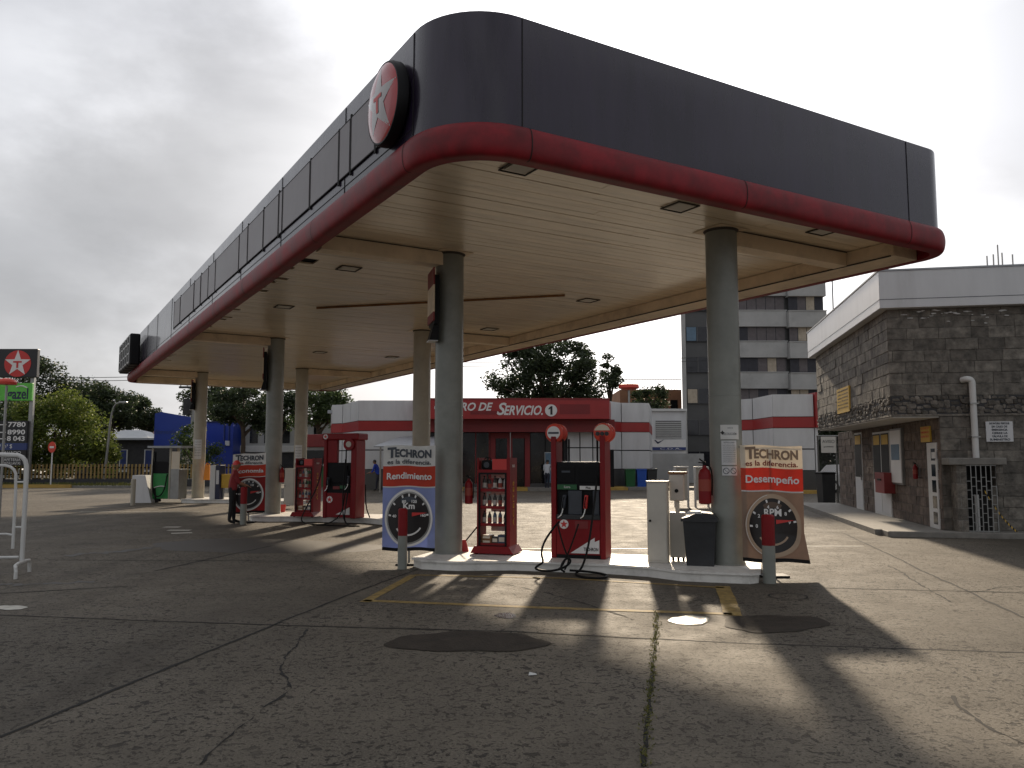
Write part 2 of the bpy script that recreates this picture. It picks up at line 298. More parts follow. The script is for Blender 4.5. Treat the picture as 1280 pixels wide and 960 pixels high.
# ------------------------------------------------------------------ mesh building
class MB:
    def __init__(s): s.v = []; s.f = []; s.m = []; s.T = Matrix.Identity(4)
    def add(s, vs, fs, mi=0):
        o = len(s.v); s.v += [tuple(s.T @ Vector(v)) for v in vs]
        s.f += [tuple(i + o for i in f) for f in fs]; s.m += [mi] * len(fs); return s
    def box(s, x0, x1, y0, y1, z0, z1, mi=0, bev=0.0):
        if bev:
            bm = bmesh.new(); bmesh.ops.create_cube(bm, size=1)
            for v in bm.verts: v.co = Vector(((x0 + x1) / 2 + v.co.x * (x1 - x0), (y0 + y1) / 2 + v.co.y * (y1 - y0), (z0 + z1) / 2 + v.co.z * (z1 - z0)))
            bmesh.ops.bevel(bm, geom=bm.edges[:], offset=bev, segments=2, profile=.5, affect='EDGES')
            bm.verts.index_update(); s.add([v.co[:] for v in bm.verts], [[v.index for v in f.verts] for f in bm.faces], mi); bm.free(); return s
        return s.add([(x0, y0, z0), (x1, y0, z0), (x1, y1, z0), (x0, y1, z0), (x0, y0, z1), (x1, y0, z1), (x1, y1, z1), (x0, y1, z1)],
                     [(0, 3, 2, 1), (4, 5, 6, 7), (0, 1, 5, 4), (1, 2, 6, 5), (2, 3, 7, 6), (3, 0, 4, 7)], mi)
    def prism(s, pts, z0, z1, mi=0, top=None):      # pts ccw in xy
        n = len(pts); top = top or pts
        return s.add([(x, y, z0) for x, y in pts] + [(x, y, z1) for x, y in top],
                     [tuple(range(n))[::-1], tuple(range(n, 2 * n))] + [(i, (i + 1) % n, n + (i + 1) % n, n + i) for i in range(n)], mi)
    def prismy(s, pts, y0, y1, mi=0):               # pts ccw in xz as seen from -y
        n = len(pts)
        return s.add([(x, y0, z) for x, z in pts] + [(x, y1, z) for x, z in pts],
                     [tuple(range(n)), tuple(range(n, 2 * n))[::-1]] + [(i, n + i, n + (i + 1) % n, (i + 1) % n) for i in range(n)], mi)
    def lathe(s, prof, cx=0, cy=0, n=24, mi=0, axis='z'):
        vs = []; fs = []; k = len(prof)
        for i in range(n):
            a = 2 * math.pi * i / n
            for r, z in prof:
                p = (r * math.cos(a), r * math.sin(a), z)
                if axis == 'y': p = (p[0], p[2], p[1])
                vs.append((p[0] + cx, p[1] + (cy if axis == 'z' else 0), p[2] + (0 if axis == 'z' else cy)))
        for i in range(n):
            j = (i + 1) % n
            for q in range(k - 1):
                f = (i * k + q, j * k + q, j * k + q + 1, i * k + q + 1)
                fs.append(f if axis == 'z' else f[::-1])
        o = [i * k for i in range(n)]; t = [i * k + k - 1 for i in range(n)]
        if prof[0][0] > 1e-6: fs.append(tuple(o[::-1]) if axis == 'z' else tuple(o))
        if prof[-1][0] > 1e-6: fs.append(tuple(t) if axis == 'z' else tuple(t[::-1]))
        return s.add(vs, fs, mi)
    def cyl(s, x, y, z0, z1, r, n=20, mi=0, r2=None): return s.lathe([(r, z0), (r2 if r2 is not None else r, z1)], x, y, n, mi)
    def disc(s, x, z, y0, y1, r, n=28, mi=0, rz=None):
        rz = rz or r
        return s.prismy([(x + r * math.cos(2 * math.pi * i / n), z + rz * math.sin(2 * math.pi * i / n)) for i in range(n)], y0, y1, mi)
    def tube(s, pts, r, n=8, mi=0, smooth=0):
        pts = [Vector(p) for p in pts]
        if smooth:
            for _ in range(smooth):
                q = [pts[0]]
                for a, b in zip(pts, pts[1:]): q += [a * .75 + b * .25, a * .25 + b * .75]
                pts = q + [pts[-1]]
        rs = r if isinstance(r, (list, tuple)) else [r] * len(pts)
        if len(rs) != len(pts): rs = [rs[0] + (rs[-1] - rs[0]) * i / (len(pts) - 1) for i in range(len(pts))]
        vs = []; up = Vector((.13, .31, .94))
        for i, p in enumerate(pts):
            d = (pts[min(i + 1, len(pts) - 1)] - pts[max(i - 1, 0)]).normalized()
            a = d.cross(up)
            if a.length < .1: a = d.cross(Vector((1, 0, .1)))
            a.normalize(); b = d.cross(a); up = -d.cross(a).cross(d).normalized() if False else up
            for k in range(n):
                t = 2 * math.pi * k / n; vs.append(tuple(p + (a * math.cos(t) + b * math.sin(t)) * rs[i]))
        fs = [(i * n + k, i * n + (k + 1) % n, (i + 1) * n + (k + 1) % n, (i + 1) * n + k) for i in range(len(pts) - 1) for k in range(n)]
        fs += [tuple(range(n))[::-1], tuple((len(pts) - 1) * n + k for k in range(n))]
        return s.add(vs, fs, mi)
    def build(s, name, mats, parent=None, smooth=False):
        me = bpy.data.meshes.new(name); me.from_pydata(s.v, [], s.f)
        for m in (mats if isinstance(mats, (list, tuple)) else [mats]): me.materials.append(M[m] if isinstance(m, str) else m)
        me.polygons.foreach_set('material_index', s.m)
        bm = bmesh.new(); bm.from_mesh(me); bmesh.ops.recalc_face_normals(bm, faces=bm.faces[:]); bm.to_mesh(me); bm.free()
        if smooth:
            me.polygons.foreach_set('use_smooth', [True] * len(me.polygons)); me.set_sharp_from_angle(angle=R(35))
        me.update(); o = bpy.data.objects.new(name, me); COL.objects.link(o)
        if parent: o.parent = parent
        return o
def tag(o, label=None, cat=None, group=None, kind=None):
    for k, v in (('label', label), ('category', cat), ('group', group), ('kind', kind)):
        if v: o[k] = v
    return o
def thing(name, label, cat, loc=(0, 0, 0), rz=0, group=None):
    o = bpy.data.objects.new(name, None); o.empty_display_size = .2; COL.objects.link(o)
    o.location = loc; o.rotation_euler = (0, 0, rz); return tag(o, label, cat, group)
def text(body, size, parent, m, loc, align='CENTER', bold=0.0, shear=0.0, ext=.002, width=None, name='lettering', rot=None, sx=1.0, wrap=None):
    c = bpy.data.curves.new(name, 'FONT'); c.body = body; c.size = size; c.align_x = align; c.align_y = 'CENTER'
    c.extrude = ext; c.offset = bold; c.shear = shear; c.resolution_u = 3
    o = bpy.data.objects.new(name, c); COL.objects.link(o)
    bpy.context.view_layer.update()
    me = bpy.data.meshes.new_from_object(o.evaluated_get(bpy.context.evaluated_depsgraph_get()))
    COL.objects.unlink(o); bpy.data.objects.remove(o)
    xs = [v.co.x for v in me.vertices]
    if width and xs: sx = width / (max(xs) - min(xs))
    T = Matrix.Translation(loc) @ (rot or Matrix.Identity(4)) @ Matrix.Rotation(R(90), 4, 'X') @ Matrix.Diagonal((sx, 1, 1, 1))
    me.transform(T); me.materials.clear(); me.materials.append(M[m])
    if wrap:
        for v in me.vertices: v.co = wrap(v.co)
    me.name = name
    t = bpy.data.objects.new(name, me); COL.objects.link(t); t.parent = parent
    return t
def star_pts(cx, cz, r, r2=None, n=5, a0=90):
    r2 = r2 or r * .4
    return [(cx + (r if k % 2 == 0 else r2) * math.cos(R(a0 + k * 180 / n)), cz + (r if k % 2 == 0 else r2) * math.sin(R(a0 + k * 180 / n))) for k in range(2 * n)]

# ------------------------------------------------------------------ ground
mb = MB(); mb.add([(-900, -60, 0), (900, -60, 0), (900, 1500, 0), (-900, 1500, 0)], [(0, 1, 2, 3)])
tag(mb.build('ground', 'ground'), kind='structure')
def ribbon(pix, w, z=.004, jit=.3, step=.12, seed=1, world=False):
    rnd = random.Random(seed); pts = [Vector(p) if world else G(*p) for p in pix]; out = []
    for a, b in zip(pts, pts[1:]):
        n = max(1, int((b - a).length / step)); out += [a.lerp(b, i / n) for i in range(n)]
    out.append(pts[-1]); vs = []; off = 0
    for i, p in enumerate(out):
        d = (out[min(i + 1, len(out) - 1)] - out[max(i - 1, 0)]).normalized(); nrm = Vector((-d.y, d.x, 0))
        off = off * .7 + rnd.uniform(-1, 1) * w * jit
        ww = w * rnd.uniform(1 - jit * 1.2, 1 + jit) * .5
        for sgn in (-1, 1): q = p + nrm * (off + sgn * ww); vs.append((q.x, q.y, z))
    fs = [(2 * i, 2 * i + 2, 2 * i + 3, 2 * i + 1) for i in range(len(out) - 1)]
    return vs, fs
MM('joint', (.009, .008, .007), .9, var=.4, scale=9)
for i, (pix, w) in enumerate([
    ([(0, 922), (350, 778), (480, 727), (522, 712)], .032), ([(0, 769), (320, 781), (640, 790), (922, 804), (1280, 816)], .03),
    ([(1055, 667), (1157, 715), (1280, 772)], .04), ([(1030, 735), (1195, 739), (1280, 741)], .03), ([(192, 714), (365, 677)], .045),
    ([(805, 959), (822, 762)], .028), ([(0, 742), (160, 733)], .03), ([(640, 652), (800, 650)], .03), ([(60, 700), (300, 701), (500, 703)], .03)]):
    mb = MB(); mb.add(*ribbon(pix, w, seed=i)); tag(mb.build('pavement_joint', 'joint'), kind='structure')
for i, (pix, w) in enumerate([
    ([(382, 787), (365, 815), (352, 835), (362, 860), (320, 895), (250, 957)], .018), ([(600, 725), (660, 736), (740, 757), (790, 775)], .02),
    ([(1110, 707), (1140, 724), (1185, 752)], .02), ([(1210, 742), (1245, 735), (1280, 733)], .02), ([(1190, 870), (1225, 905), (1280, 930)], .02)]):
    mb = MB(); mb.add(*ribbon(pix, w, jit=.9, step=.07, seed=20 + i)); tag(mb.build('pavement_crack', 'joint'), kind='structure')
MM('patch_asphalt', (.052, .047, .041), .6, var=.25, scale=8, bump=.4)
for i, (pix, w) in enumerate([([(0, 730), (60, 731), (118, 727)], .14), ([(80, 695), (140, 690), (203, 682)], .22)]):
    mb = MB(); mb.add(*ribbon(pix, w, jit=.6, step=.06, seed=40 + i)); tag(mb.build('broken_pavement', 'patch_asphalt'), kind='structure')
MM('stain_dark', (.04, .033, .026), .75, var=.4, scale=5, bump=.5, bscale=40, spec=.15)
MM('water', (.06, .055, .05), .1, var=.2, bump=.3, bscale=40)
def blob(name, m, px, py, rx, ry, z, seed, n=40):
    rnd = random.Random(seed); ph = [rnd.uniform(0, 6.28) for _ in range(4)]; pts = []
    for i in range(n):
        a = 2 * math.pi * i / n; k = 1 + .1 * math.sin(2 * a + ph[0]) + .07 * math.sin(3 * a + ph[1]) + .05 * math.sin(7 * a + ph[2])
        p = G(px + rx * k * math.cos(a), py - ry * k * math.sin(a)); pts.append((p.x, p.y, z))
    mb = MB(); mb.add(pts, [tuple(range(n))]); return tag(mb.build(name, m), kind='structure')
blob('oil_stain', 'stain_dark', 585, 803, 92, 14, .006, 3)
blob('oil_stain', 'stain_dark', 968, 780, 60, 12, .006, 4)
blob('puddle', 'water', 632, 770, 14, 3.4, .006, 5)
blob('puddle', 'water', 862, 776, 28, 5, .008, 6)
blob('pavement_patch', 'road_white', 12, 760, 20, 3, .006, 8)
blob('pavement_patch', 'patch_asphalt', 330, 683, 140, 9, .0025, 9)
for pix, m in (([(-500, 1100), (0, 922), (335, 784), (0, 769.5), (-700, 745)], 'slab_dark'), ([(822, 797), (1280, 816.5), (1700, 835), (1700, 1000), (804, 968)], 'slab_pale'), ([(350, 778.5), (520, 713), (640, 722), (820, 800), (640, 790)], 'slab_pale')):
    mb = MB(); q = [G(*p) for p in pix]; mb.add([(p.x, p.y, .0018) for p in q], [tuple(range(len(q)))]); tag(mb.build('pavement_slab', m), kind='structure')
for px, py, lab in ((665, 844, 'small white paper scrap lying on the shaded pavement'),):
    q = G(px, py); mb = MB(); mb.add([(-.03, -.02, .004), (.04, -.03, .012), (.035, .03, .006), (-.02, .035, .018), (0, 0, .02)], [(0, 1, 4), (1, 2, 4), (2, 3, 4), (3, 0, 4)]); o = mb.build('paper_scrap', 'white'); o.location = q; tag(o, lab, 'litter')
# manhole rings
for px, py, rx in ((985, 746, 24),):
    c = G(px, py); r = abs(G(px + rx, py).x - c.x); mb = MB()
    n = 40; vs = []
    for i in range(n):
        a = 2 * math.pi * i / n
        for q in (r, r - .02): vs.append((c.x + q * math.cos(a), c.y + q * math.sin(a), .010))
    mb.add(vs, [(2 * i, 2 * ((i + 1) % n), 2 * ((i + 1) % n) + 1, 2 * i + 1) for i in range(n)])
    tag(mb.build('manhole_rim', 'joint'), kind='structure')
for i, (pix, w, m) in enumerate([([(455, 753), (517, 719)], .13, 'road_yellow'), ([(455, 751), (680, 760), (915, 768)], .13, 'road_yellow'), ([(917, 770), (903, 733)], .2, 'road_yellow'),
                     ([(517, 719), (700, 723), (905, 735)], .1, 'road_yellow'), ([(205, 659), (225, 659)], .25, 'road_white'), ([(210, 663), (238, 663)], .25, 'road_white'), ([(214, 667), (240, 666)], .25, 'road_white'),
                     ([(100, 640), (250, 640)], .12, 'road_white'), ([(640, 686), (815, 686)], .1, 'road_white'), ([(965, 683), (1080, 683)], .1, 'road_white')]):
    mb = MB(); mb.add(*ribbon(pix, w, z=.0055, jit=.025, seed=60 + i)); tag(mb.build('painted_line', m), kind='structure')
# weeds in the joint
mb = MB(); rnd = random.Random(5); a, b = G(805, 959), G(822, 765)
for i in range(520):
    p = a.lerp(b, rnd.random()); p.x += rnd.gauss(0, .02); h = rnd.uniform(.008, .03); t = rnd.uniform(0, 6.28); dx, dy = .008 * math.cos(t), .008 * math.sin(t)
    mb.add([(p.x - dx, p.y - dy, .004), (p.x + dx, p.y + dy, .004), (p.x + rnd.gauss(0, .015), p.y + rnd.gauss(0, .015), h)], [(0, 1, 2)])
tag(mb.build('joint_grass', 'leaf_grass'), 'yellow green weeds growing in the pavement joint', 'grass', kind='stuff')

# ------------------------------------------------------------------ canopy
TH = .5355; CW, CL = 9.27, 32.0; ZR, ZM, ZT, ZC = 5.11, 5.495, 6.795, 5.37
can = thing('fuel_canopy', 'big fuel station canopy with dark fascia, red rim and cream ceiling on six columns', 'canopy', (-.688, 8.479, 0), TH)
ca, sa = math.cos(TH), math.sin(TH)
def toC(p): d = Vector((p[0] + .688, p[1] - 8.479)); return Vector((d.x * ca + d.y * sa, -d.x * sa + d.y * ca))
def outline(off):
    pts = []
    for cx, cy, a0, r0 in ((1, 0, -90, .55), (1, 1, 0, .5), (0, 1, 90, .6), (0, 0, 180, .9)):
        r = r0 + off; cx = CW - r0 if cx else r0; cy = CL - r0 if cy else r0
        for k in range(13): a = R(a0 + k * 7.5); pts.append((cx + r * math.cos(a), cy + r * math.sin(a)))
    return pts
def band(rings, closed=True):
    mb = MB(); n = len(rings[0][0]); vs = []
    for pts, z in rings: vs += [(x, y, z) for x, y in pts]
    fs = []
    for k in range(len(rings) - 1):
        for i in range(n): fs.append((k * n + i, k * n + (i + 1) % n, (k + 1) * n + (i + 1) % n, (k + 1) * n + i))
    return mb.add(vs, fs)
band([(outline(0), ZM - .02), (outline(0), ZT), (outline(-.004), ZT + .012), (outline(-.12), ZT + .012), (outline(-.12), ZC + .2)]).build('fascia_band', 'fascia_dark', can, True)
prof = [(.02 + .155 * math.cos(R(t)) ** .8, (ZR + ZM) / 2 + (ZM - ZR) / 2 * math.sin(R(t))) for t in range(90, -91, -12) if t > -90] 
prof = [(.0, ZM)] + [(max(0, 0.10 * max(0, math.cos(R(t))) ** .75), (ZR + ZM) / 2 + (ZM - ZR) / 2 * math.sin(R(t))) for t in range(84, -85, -12)] + [(-.02, ZR), (-.14, ZR), (-.14, ZC + .1)]
band([(outline(o), z) for o, z in prof]).build('red_rim', 'canopy_red', can, True)
mb = MB(); mb.prism(outline(-.13), ZC + .05, ZC + .12); mb.build('ceiling_backing', 'void_black', can)
mb = MB(); mb.prism(outline(-.13), 6.3, 6.4); mb.build('roof_deck', 'metal_grey', can)
# joints of the red rim
def rim_joint(x, y, ax):
    mb = MB(); vs = []; fs = []
    for k in (0, 1):
        for o, z in prof[:-2]:
            e = o + .004
            vs.append((-e, y + k * .014, z) if ax == 'l' else (x + k * .014, -e, z))
    n = len(prof) - 2
    mb.add(vs, [(i, i + 1, n + i + 1, n + i) for i in range(n - 1)]); mb.build('rim_joint', 'seam', can)
for y in (1.0, 4.6, 9.3, 12.2, 15.8, 19.4, 23.0, 26.6): rim_joint(0, y, 'l')
for x in (1.0, 4.4, 8.0): rim_joint(x, 0, 'f')
# plank ceiling (planks run across the width)
mb = MB(); rnd = random.Random(3); y = .14; pw = .2
def xlim(y, o=.15):
    r = .9; i = 0
    for yy in (y, CL - y):
        if yy < r: i = max(i, r - math.sqrt(max(0, (r - o) ** 2 - (r - yy) ** 2)))
    return max(i, o)
while y < CL - .25:
    x0 = xlim(y + .1); x1 = CW - x0; z = ZC + rnd.uniform(-.002, .002)
    if rnd.random() < .55 and y > 5: x0 += min(.55, abs(rnd.gauss(0, .3)))
    cuts = [x0, x1] if rnd.random() < .4 else [x0, rnd.uniform(2.5, 6.5), x1]
    for p, q in zip(cuts, cuts[1:]):
        zz = z + rnd.uniform(-.0015, .0015); t = rnd.uniform(-.003, .003)
        mb.add([(p + .003, y, zz), (q - .003, y, zz + t), (q - .003, y + pw - .011, zz + t), (p + .003, y + pw - .011, zz), (p + .003, y, zz + .03), (q - .003, y, zz + .03), (q - .003, y + pw - .011, zz + .03), (p + .003, y + pw - .011, zz + .03)],
               [(0, 1, 2, 3), (4, 5, 6, 7), (0, 1, 5, 4), (1, 2, 6, 5), (2, 3, 7, 6), (3, 0, 4, 7)])
    y += pw
mb.build('plank_ceiling', 'plank', can)
# dropped ring beam along the far and right sides
mb = MB(); mb.box(CW - .78, CW - .15, .55, CL - .6, ZR + .004, ZC - .01); mb.build('soffit_beam', 'ringcream', can)
mb = MB(); mb.box(.3, CW - .79, CL - .75, CL - .15, ZR + .004, ZC - .01); mb.build('soffit_beam', 'ringcream', can)
mb = MB(); mb.box(CW - .79, CW - .778, .6, CL - .8, ZR - .004, ZR + .02); mb.build('soffit_edge', 'lamp_frame', can)
colA, colB = Vector((-1.1, 14.2)), Vector((3.32, 12.7))
colC, colD = Vector((-7.08, 24.3)), Vector((-2.53, 22.8)); colE, colF = Vector((-12.95, 33.9)), Vector((-8.4, 32.5))
colm = {0: 'column_grey', 1: 'column_grey', 2: 'column_grey', 3: 'column_beige', 4: 'column_beige', 5: 'column_beige'}
for i, c in enumerate((colA, colB, colC, colD, colE, colF)):
    p = toC(c); r = .245
    mb = MB(); mb.lathe([(r + .012, .148), (r + .012, .17), (r, .172), (r, 2.72), (r + .004, 2.722), (r + .004, 2.735), (r, 2.737), (r, ZC - .002)], p.x, p.y, 40)
    mb.build('column', colm[i], can, True)
    mb = MB(); mb.box(p.x - .31, p.x + .31, p.y - .31, p.y + .31, ZC - .012, ZC - .006); mb.build('column_collar', 'ringcream', can); mb = MB(); mb.lathe([(r + .004, ZC - .05), (r + .03, ZC - .016), (r + .004, ZC - .0125)], p.x, p.y, 32); mb.build('column_ring', 'lamp_frame', can)
    left = i in (0, 2, 4)
    mb = MB(); mb.box(.2 if left else p.x + .2, p.x - .2 if left else CW - .79, p.y - .14, p.y + .14, ZR + .01, ZC - .008); mb.build('soffit_beam', 'ringcream', can)
    mb = MB(); mb.box(.2 if left else p.x + .2, p.x - .2 if left else CW - .79, p.y - .155, p.y - .14, ZC - .018, ZC - .009); mb.build('beam_joint', 'lamp_frame', can)
for px, py in ((650, 209), (1030, 288), (436, 335), (355, 383), (735, 375), (612, 411), (490, 446), (400, 440), (850, 258), (285, 425)):
    q = toC(G(px, py, ZC)); mb = MB(); s = .2
    for a in ((-s, s, -s, -s + .018), (-s, s, s - .018, s), (-s, -s + .018, -s + .019, s - .019), (s - .018, s, -s + .019, s - .019)): mb.box(q.x + a[0], q.x + a[1], q.y + a[2], q.y + a[3], ZC - .022, ZC - .006)
    lt = mb.build('ceiling_light', 'lamp_frame', can); mb = MB(); mb.box(q.x - s + .05, q.x + s - .05, q.y - s + .05, q.y + s - .05, ZC - .016, ZC - .008); mb.build('lens', 'cabinet_beige', lt)
a, b = toC(G(396, 384, ZC)), toC(G(706, 368, ZC)); mb = MB(); mb.tube([(a.x, a.y, ZC - .02), (b.x, b.y, ZC - .02)], .03, 8); mb.build('ceiling_conduit', 'oil_amber', can)
# left fascia: panels where lettering was taken down
fx = [(1.75, 2.1), (2.12, 3.05), (3.09, 3.55), (3.58, 4.95), (5.0, 6.6), (6.64, 6.85), (6.9, 7.95), (8.0, 9.25), (9.3, 10.05), (10.1, 12.6), (12.65, 13.5), (13.55, 14.5), (14.6, 15.5), (15.6, 17.8), (17.9, 19.0)]
for k, (y0, y1) in enumerate(fx):
    mb = MB(); mb.box(-.022, -.004, y0 + .02, y1 - .02, ZM + .28, ZT - .27); mb.build('fascia_panel', 'fascia_patch', can)
    mb = MB(); rr = random.Random(k); mb.box(-.026, -.006, y1 - .018, y1 + .02 + .02 * rr.random(), ZM + .26 - .06 * rr.random(), ZT - .25 + .05 * rr.random())
    mb.box(-.024, -.006, y0, y1, ZM + .262, ZM + .278); mb.box(-.024, -.006, y0, y1, ZT - .27, ZT - .256); mb.build('panel_seam', 'seam', can)
for y0 in (.92, 3.33, 6.73, 9.9, 13.0, 16.3, 19.6, 22.9, 25.6):
    mb = MB(); mb.box(-.008, -.002, y0, y0 + .012, ZM + .005, ZT - .002); mb.build('fascia_joint', 'seam', can)
mb = MB(); mb.box(-.006, -.001, .92, CL - 1, ZM + .12, ZM + .128); mb.build('fascia_joint', 'seam', can)
for x0 in (.93, 8.1):
    mb = MB(); mb.box(x0, x0 + .012, -.006, -.001, ZM + .005, ZT - .002); mb.build('fascia_joint', 'seam', can)

def onC(x, y, z=0): return Vector((-.688 + x * ca - y * sa, 8.479 + x * sa + y * ca, z))
def left_plane(px, py):
    o = toC((0, 0)); d = ray(px, py); dx, dy = d.x * ca + d.y * sa, -d.x * sa + d.y * ca; t = -o.x / dx
    return Vector((0, o.y + dy * t, EYE + d.z * t))
EMB = left_plane(494, 133)
# round emblem on the left fascia near the corner (local -y is outward)
lg = thing('round_emblem_sign', 'large domed round emblem with white star on the left canopy fascia', 'sign', onC(-.02, EMB.y, EMB.z), TH - R(90))
lr = .50
mb = MB(); mb.lathe([(lr, -.005), (lr + .02, -.02), (lr + .02, -.12), (lr, -.15)], 0, 0, 48, axis='y'); mb.build('sign_case', 'black_plastic', lg, True)
mb = MB(); mb.lathe([(0.0001, -.21), (.2, -.203), (.35, -.187), (.45, -.167), (lr - .01, -.145)], 0, 0, 48, axis='y'); mb.build('domed_face', 'logo_face', lg, True)
def dome(x, z): r = math.hypot(x, z); return -.212 + .062 * (r / lr) ** 2.2
def dome_poly(mb, pts, mi=0):
    c = (sum(p[0] for p in pts) / len(pts), sum(p[1] for p in pts) / len(pts)); n = len(pts); vs = [(c[0], dome(*c) - .004, c[1])]; fs = []; K = 6
    for k in range(1, K + 1):
        for p in pts: x, z = c[0] + (p[0] - c[0]) * k / K, c[1] + (p[1] - c[1]) * k / K; vs.append((x, dome(x, z) - .004, z))
    for i in range(n):
        fs.append((0, 1 + i, 1 + (i + 1) % n))
        for k in range(K - 1): o = 1 + k * n; fs.append((o + i, o + n + i, o + n + (i + 1) % n, o + (i + 1) % n))
    mb.add(vs, fs, mi)
mb = MB(); sp = star_pts(0, 0, lr * .97, lr * .38); fine = []
for p, q in zip(sp, sp[1:] + sp[:1]): fine += [(p[0] + (q[0] - p[0]) * k / 4, p[1] + (q[1] - p[1]) * k / 4) for k in range(4)]
dome_poly(mb, fine); mb.build('star', 'logo_white', lg, True)
mb = MB()
for q in ([(-.15, .1), (-.15, .04), (.15, .04), (.15, .1)], [(-.04, .04), (-.04, -.17), (.04, -.17), (.04, .04)]):
    mb.add([(x * .83, dome(x, z) - .012, z * .83) for x, z in q], [(0, 1, 2, 3)])
mb.build('star_letter', 'sign_red', lg)
# cabinet letters at the far end
sg = thing('box_letter_sign', 'row of black box letter cabinets at the far end of the left fascia', 'sign', onC(-.02, 27.0, 6.05), TH - R(90))
for k in range(5):
    x = -.2 - k * .85 ; mb = MB(); w, h = .72, .62
    mb.box(x - w, x, -.42, -.05, -h, h, bev=.05); ob = mb.build('letter_cabinet', 'black_plastic', sg)
    mb = MB()
    for zz in (-.55, -.2, .2, .5): mb.box(x - w + .05, x - .05, -.45, -.421, zz, zz + .06)
    for xx in (x - w + .04, x - .1): mb.box(xx, xx + .06, -.449, -.421, -.54, .54)
    mb.build('face_bar', 'metal_grey', ob)

# ------------------------------------------------------------------ pump islands
IA = R(-17.5); ic, isn = math.cos(IA), math.sin(IA)
def island(mid, label, L0=-2.62, L1=2.78):
    o = thing('pump_island', label, 'kerb island', (mid[0], mid[1], 0), IA, 'white kerbed pump islands')
    f = [(L0, -.72), (L0 + .25, -.98), (-1.75, -1.0), (-.95, -.68), (.55, -.62), (1.2, -.74), (1.7, -1.03), (L1 - .12, -1.02), (L1, -.88)]
    b = [(L1, .8), (L1 - .2, 1.0), (1.7, 1.0), (1.1, .7), (-.95, .68), (-1.75, 1.0), (L0 + .2, 1.0), (L0, .8)]
    pts = f + b; mb = MB(); mb.prism(pts, -.02, .118); mb.build('kerb_face', 'kerb_white', o)
    cx = (L0 + L1) / 2; k = 1.0
    lip = [(x + (.03 if x > cx else -.03) if abs(x) > 2.4 else x, y + (.03 if y > 0 else -.03)) for x, y in pts]
    mb = MB(); mb.prism(lip, .118, .15); mb.build('kerb_lip', 'kerb_white', o)
    return o
mid1, mid2, mid3 = (colA + colB) / 2, (colC + colD) / 2, (colE + colF) / 2
isl1 = island(mid1, 'white kerbed pump island in front carrying the globe topped dispenser')
isl2 = island(mid2, 'white kerbed pump island in the middle row carrying the tall red dispenser')
isl3 = island(mid3, 'pale kerbed pump island farthest back carrying the green dispenser')

def nozzle(parent, x, y, z, m, ang=0):
    mb = MB(); mb.T = Matrix.Translation((x, y, z)) @ Matrix.Rotation(ang, 4, 'Y')
    mb.box(-.028, .028, -.06, .02, -.02, .2, bev=.014); n = mb.build('nozzle', m, parent)
    mb = MB(); mb.T = Matrix.Translation((x, y, z)) @ Matrix.Rotation(ang, 4, 'Y')
    mb.tube([(0, -.03, .0), (0, -.035, -.08), (-.02, -.05, -.14), (-.06, -.06, -.18)], .014, 8, smooth=1); mb.build('spout', 'steel', n, True)
    mb = MB(); mb.T = Matrix.Translation((x, y, z)) @ Matrix.Rotation(ang, 4, 'Y')
    mb.tube([(0, -.06, .17), (0, -.1, .12), (0, -.095, .02), (0, -.06, 0)], .009, 6, smooth=1); mb.build('trigger_guard', 'black_plastic', n, True)
    return n
def star_badge(parent, x, y, z, r):
    mb = MB(); mb.disc(x, z, y - .006, y, r); bd = mb.build('badge', 'print_white', parent)
    mb = MB(); mb.prismy(star_pts(x, z, r * .9, r * .36), y - .010, y - .007); mb.build('star', 'sign_red', bd)
def hose(parent, pts, r=.017): mb = MB(); mb.tube(pts, r, 8, smooth=3); return mb.build('hose', 'rubber', parent, True)

# front dispenser with globes
pc = G(724, 699, .15); dp = thing('fuel_dispenser', 'red fuel dispenser with four round globes, two nozzles and black hoses on front island', 'fuel pump', (1.14, 13.58, .15), IA)
w, d = .45, .24
for s in (-1, 1):
    mb = MB(); mb.box(*( (-w, -w + .085) if s < 0 else (w - .085, w)), -d, d, .0, 1.97, bev=.012); mb.build('side_pillar', 'pump_red', dp)
    for yy in (-.13, .13):
        x = -w + .04 if s < 0 else w - .045
        mb = MB(); mb.lathe([(.0001, yy - .075), (.1, yy - .068), (.148, yy - .04), (.16, yy), (.148, yy + .04), (.1, yy + .068), (.0001, yy + .075)], x, 2.03, 28, axis='y')
        gl = mb.build('globe', 'orange' if False else 'print_red', dp, True)
        if s < 0:
            mb = MB(); mb.disc(x, 2.03, yy - .082, yy - .07, .11); mb.disc(x, 2.03, yy + .07, yy + .082, .11); mb.build('globe_face', 'print_white', gl)
            mb = MB(); mb.box(x - .09, x + .09, yy - .088, yy - .083, 2.015, 2.045); mb.build('globe_band', 'print_grey', gl)
        else:
            mb = MB(); n = 16; mb.prismy([(x + .13 * math.cos(R(15 + k * 10)), 2.03 + .13 * math.sin(R(15 + k * 10))) for k in range(16)], yy - .082, yy - .06); mb.build('globe_face', 'print_cream', gl)
            for q in (-.075, 0, .075):
                mb = MB(); mb.disc(x + q, 2.01, yy - .088, yy - .07, .034, 16); mb.build('globe_mark', 'print_dark', gl)
mb = MB(); mb.box(-w + .085, w - .085, -d + .02, d - .02, .0, .06); mb.build('plinth', 'black_plastic', dp)
mb = MB(); mb.box(-w + .086, w - .086, -d + .012, d - .012, .06, .62, bev=.006); lower = mb.build('lower_panel', 'pump_red', dp)
mb = MB(); mb.box(-w + .086, w - .086, -d + .08, d - .08, .62, 1.1); mb.build('nozzle_bay', 'black_plastic', dp)
mb = MB(); mb.box(-w + .09, w - .09, -d + .03, d - .03, 1.1, 1.55, bev=.01); head = mb.build('display_head', 'black_plastic', dp)
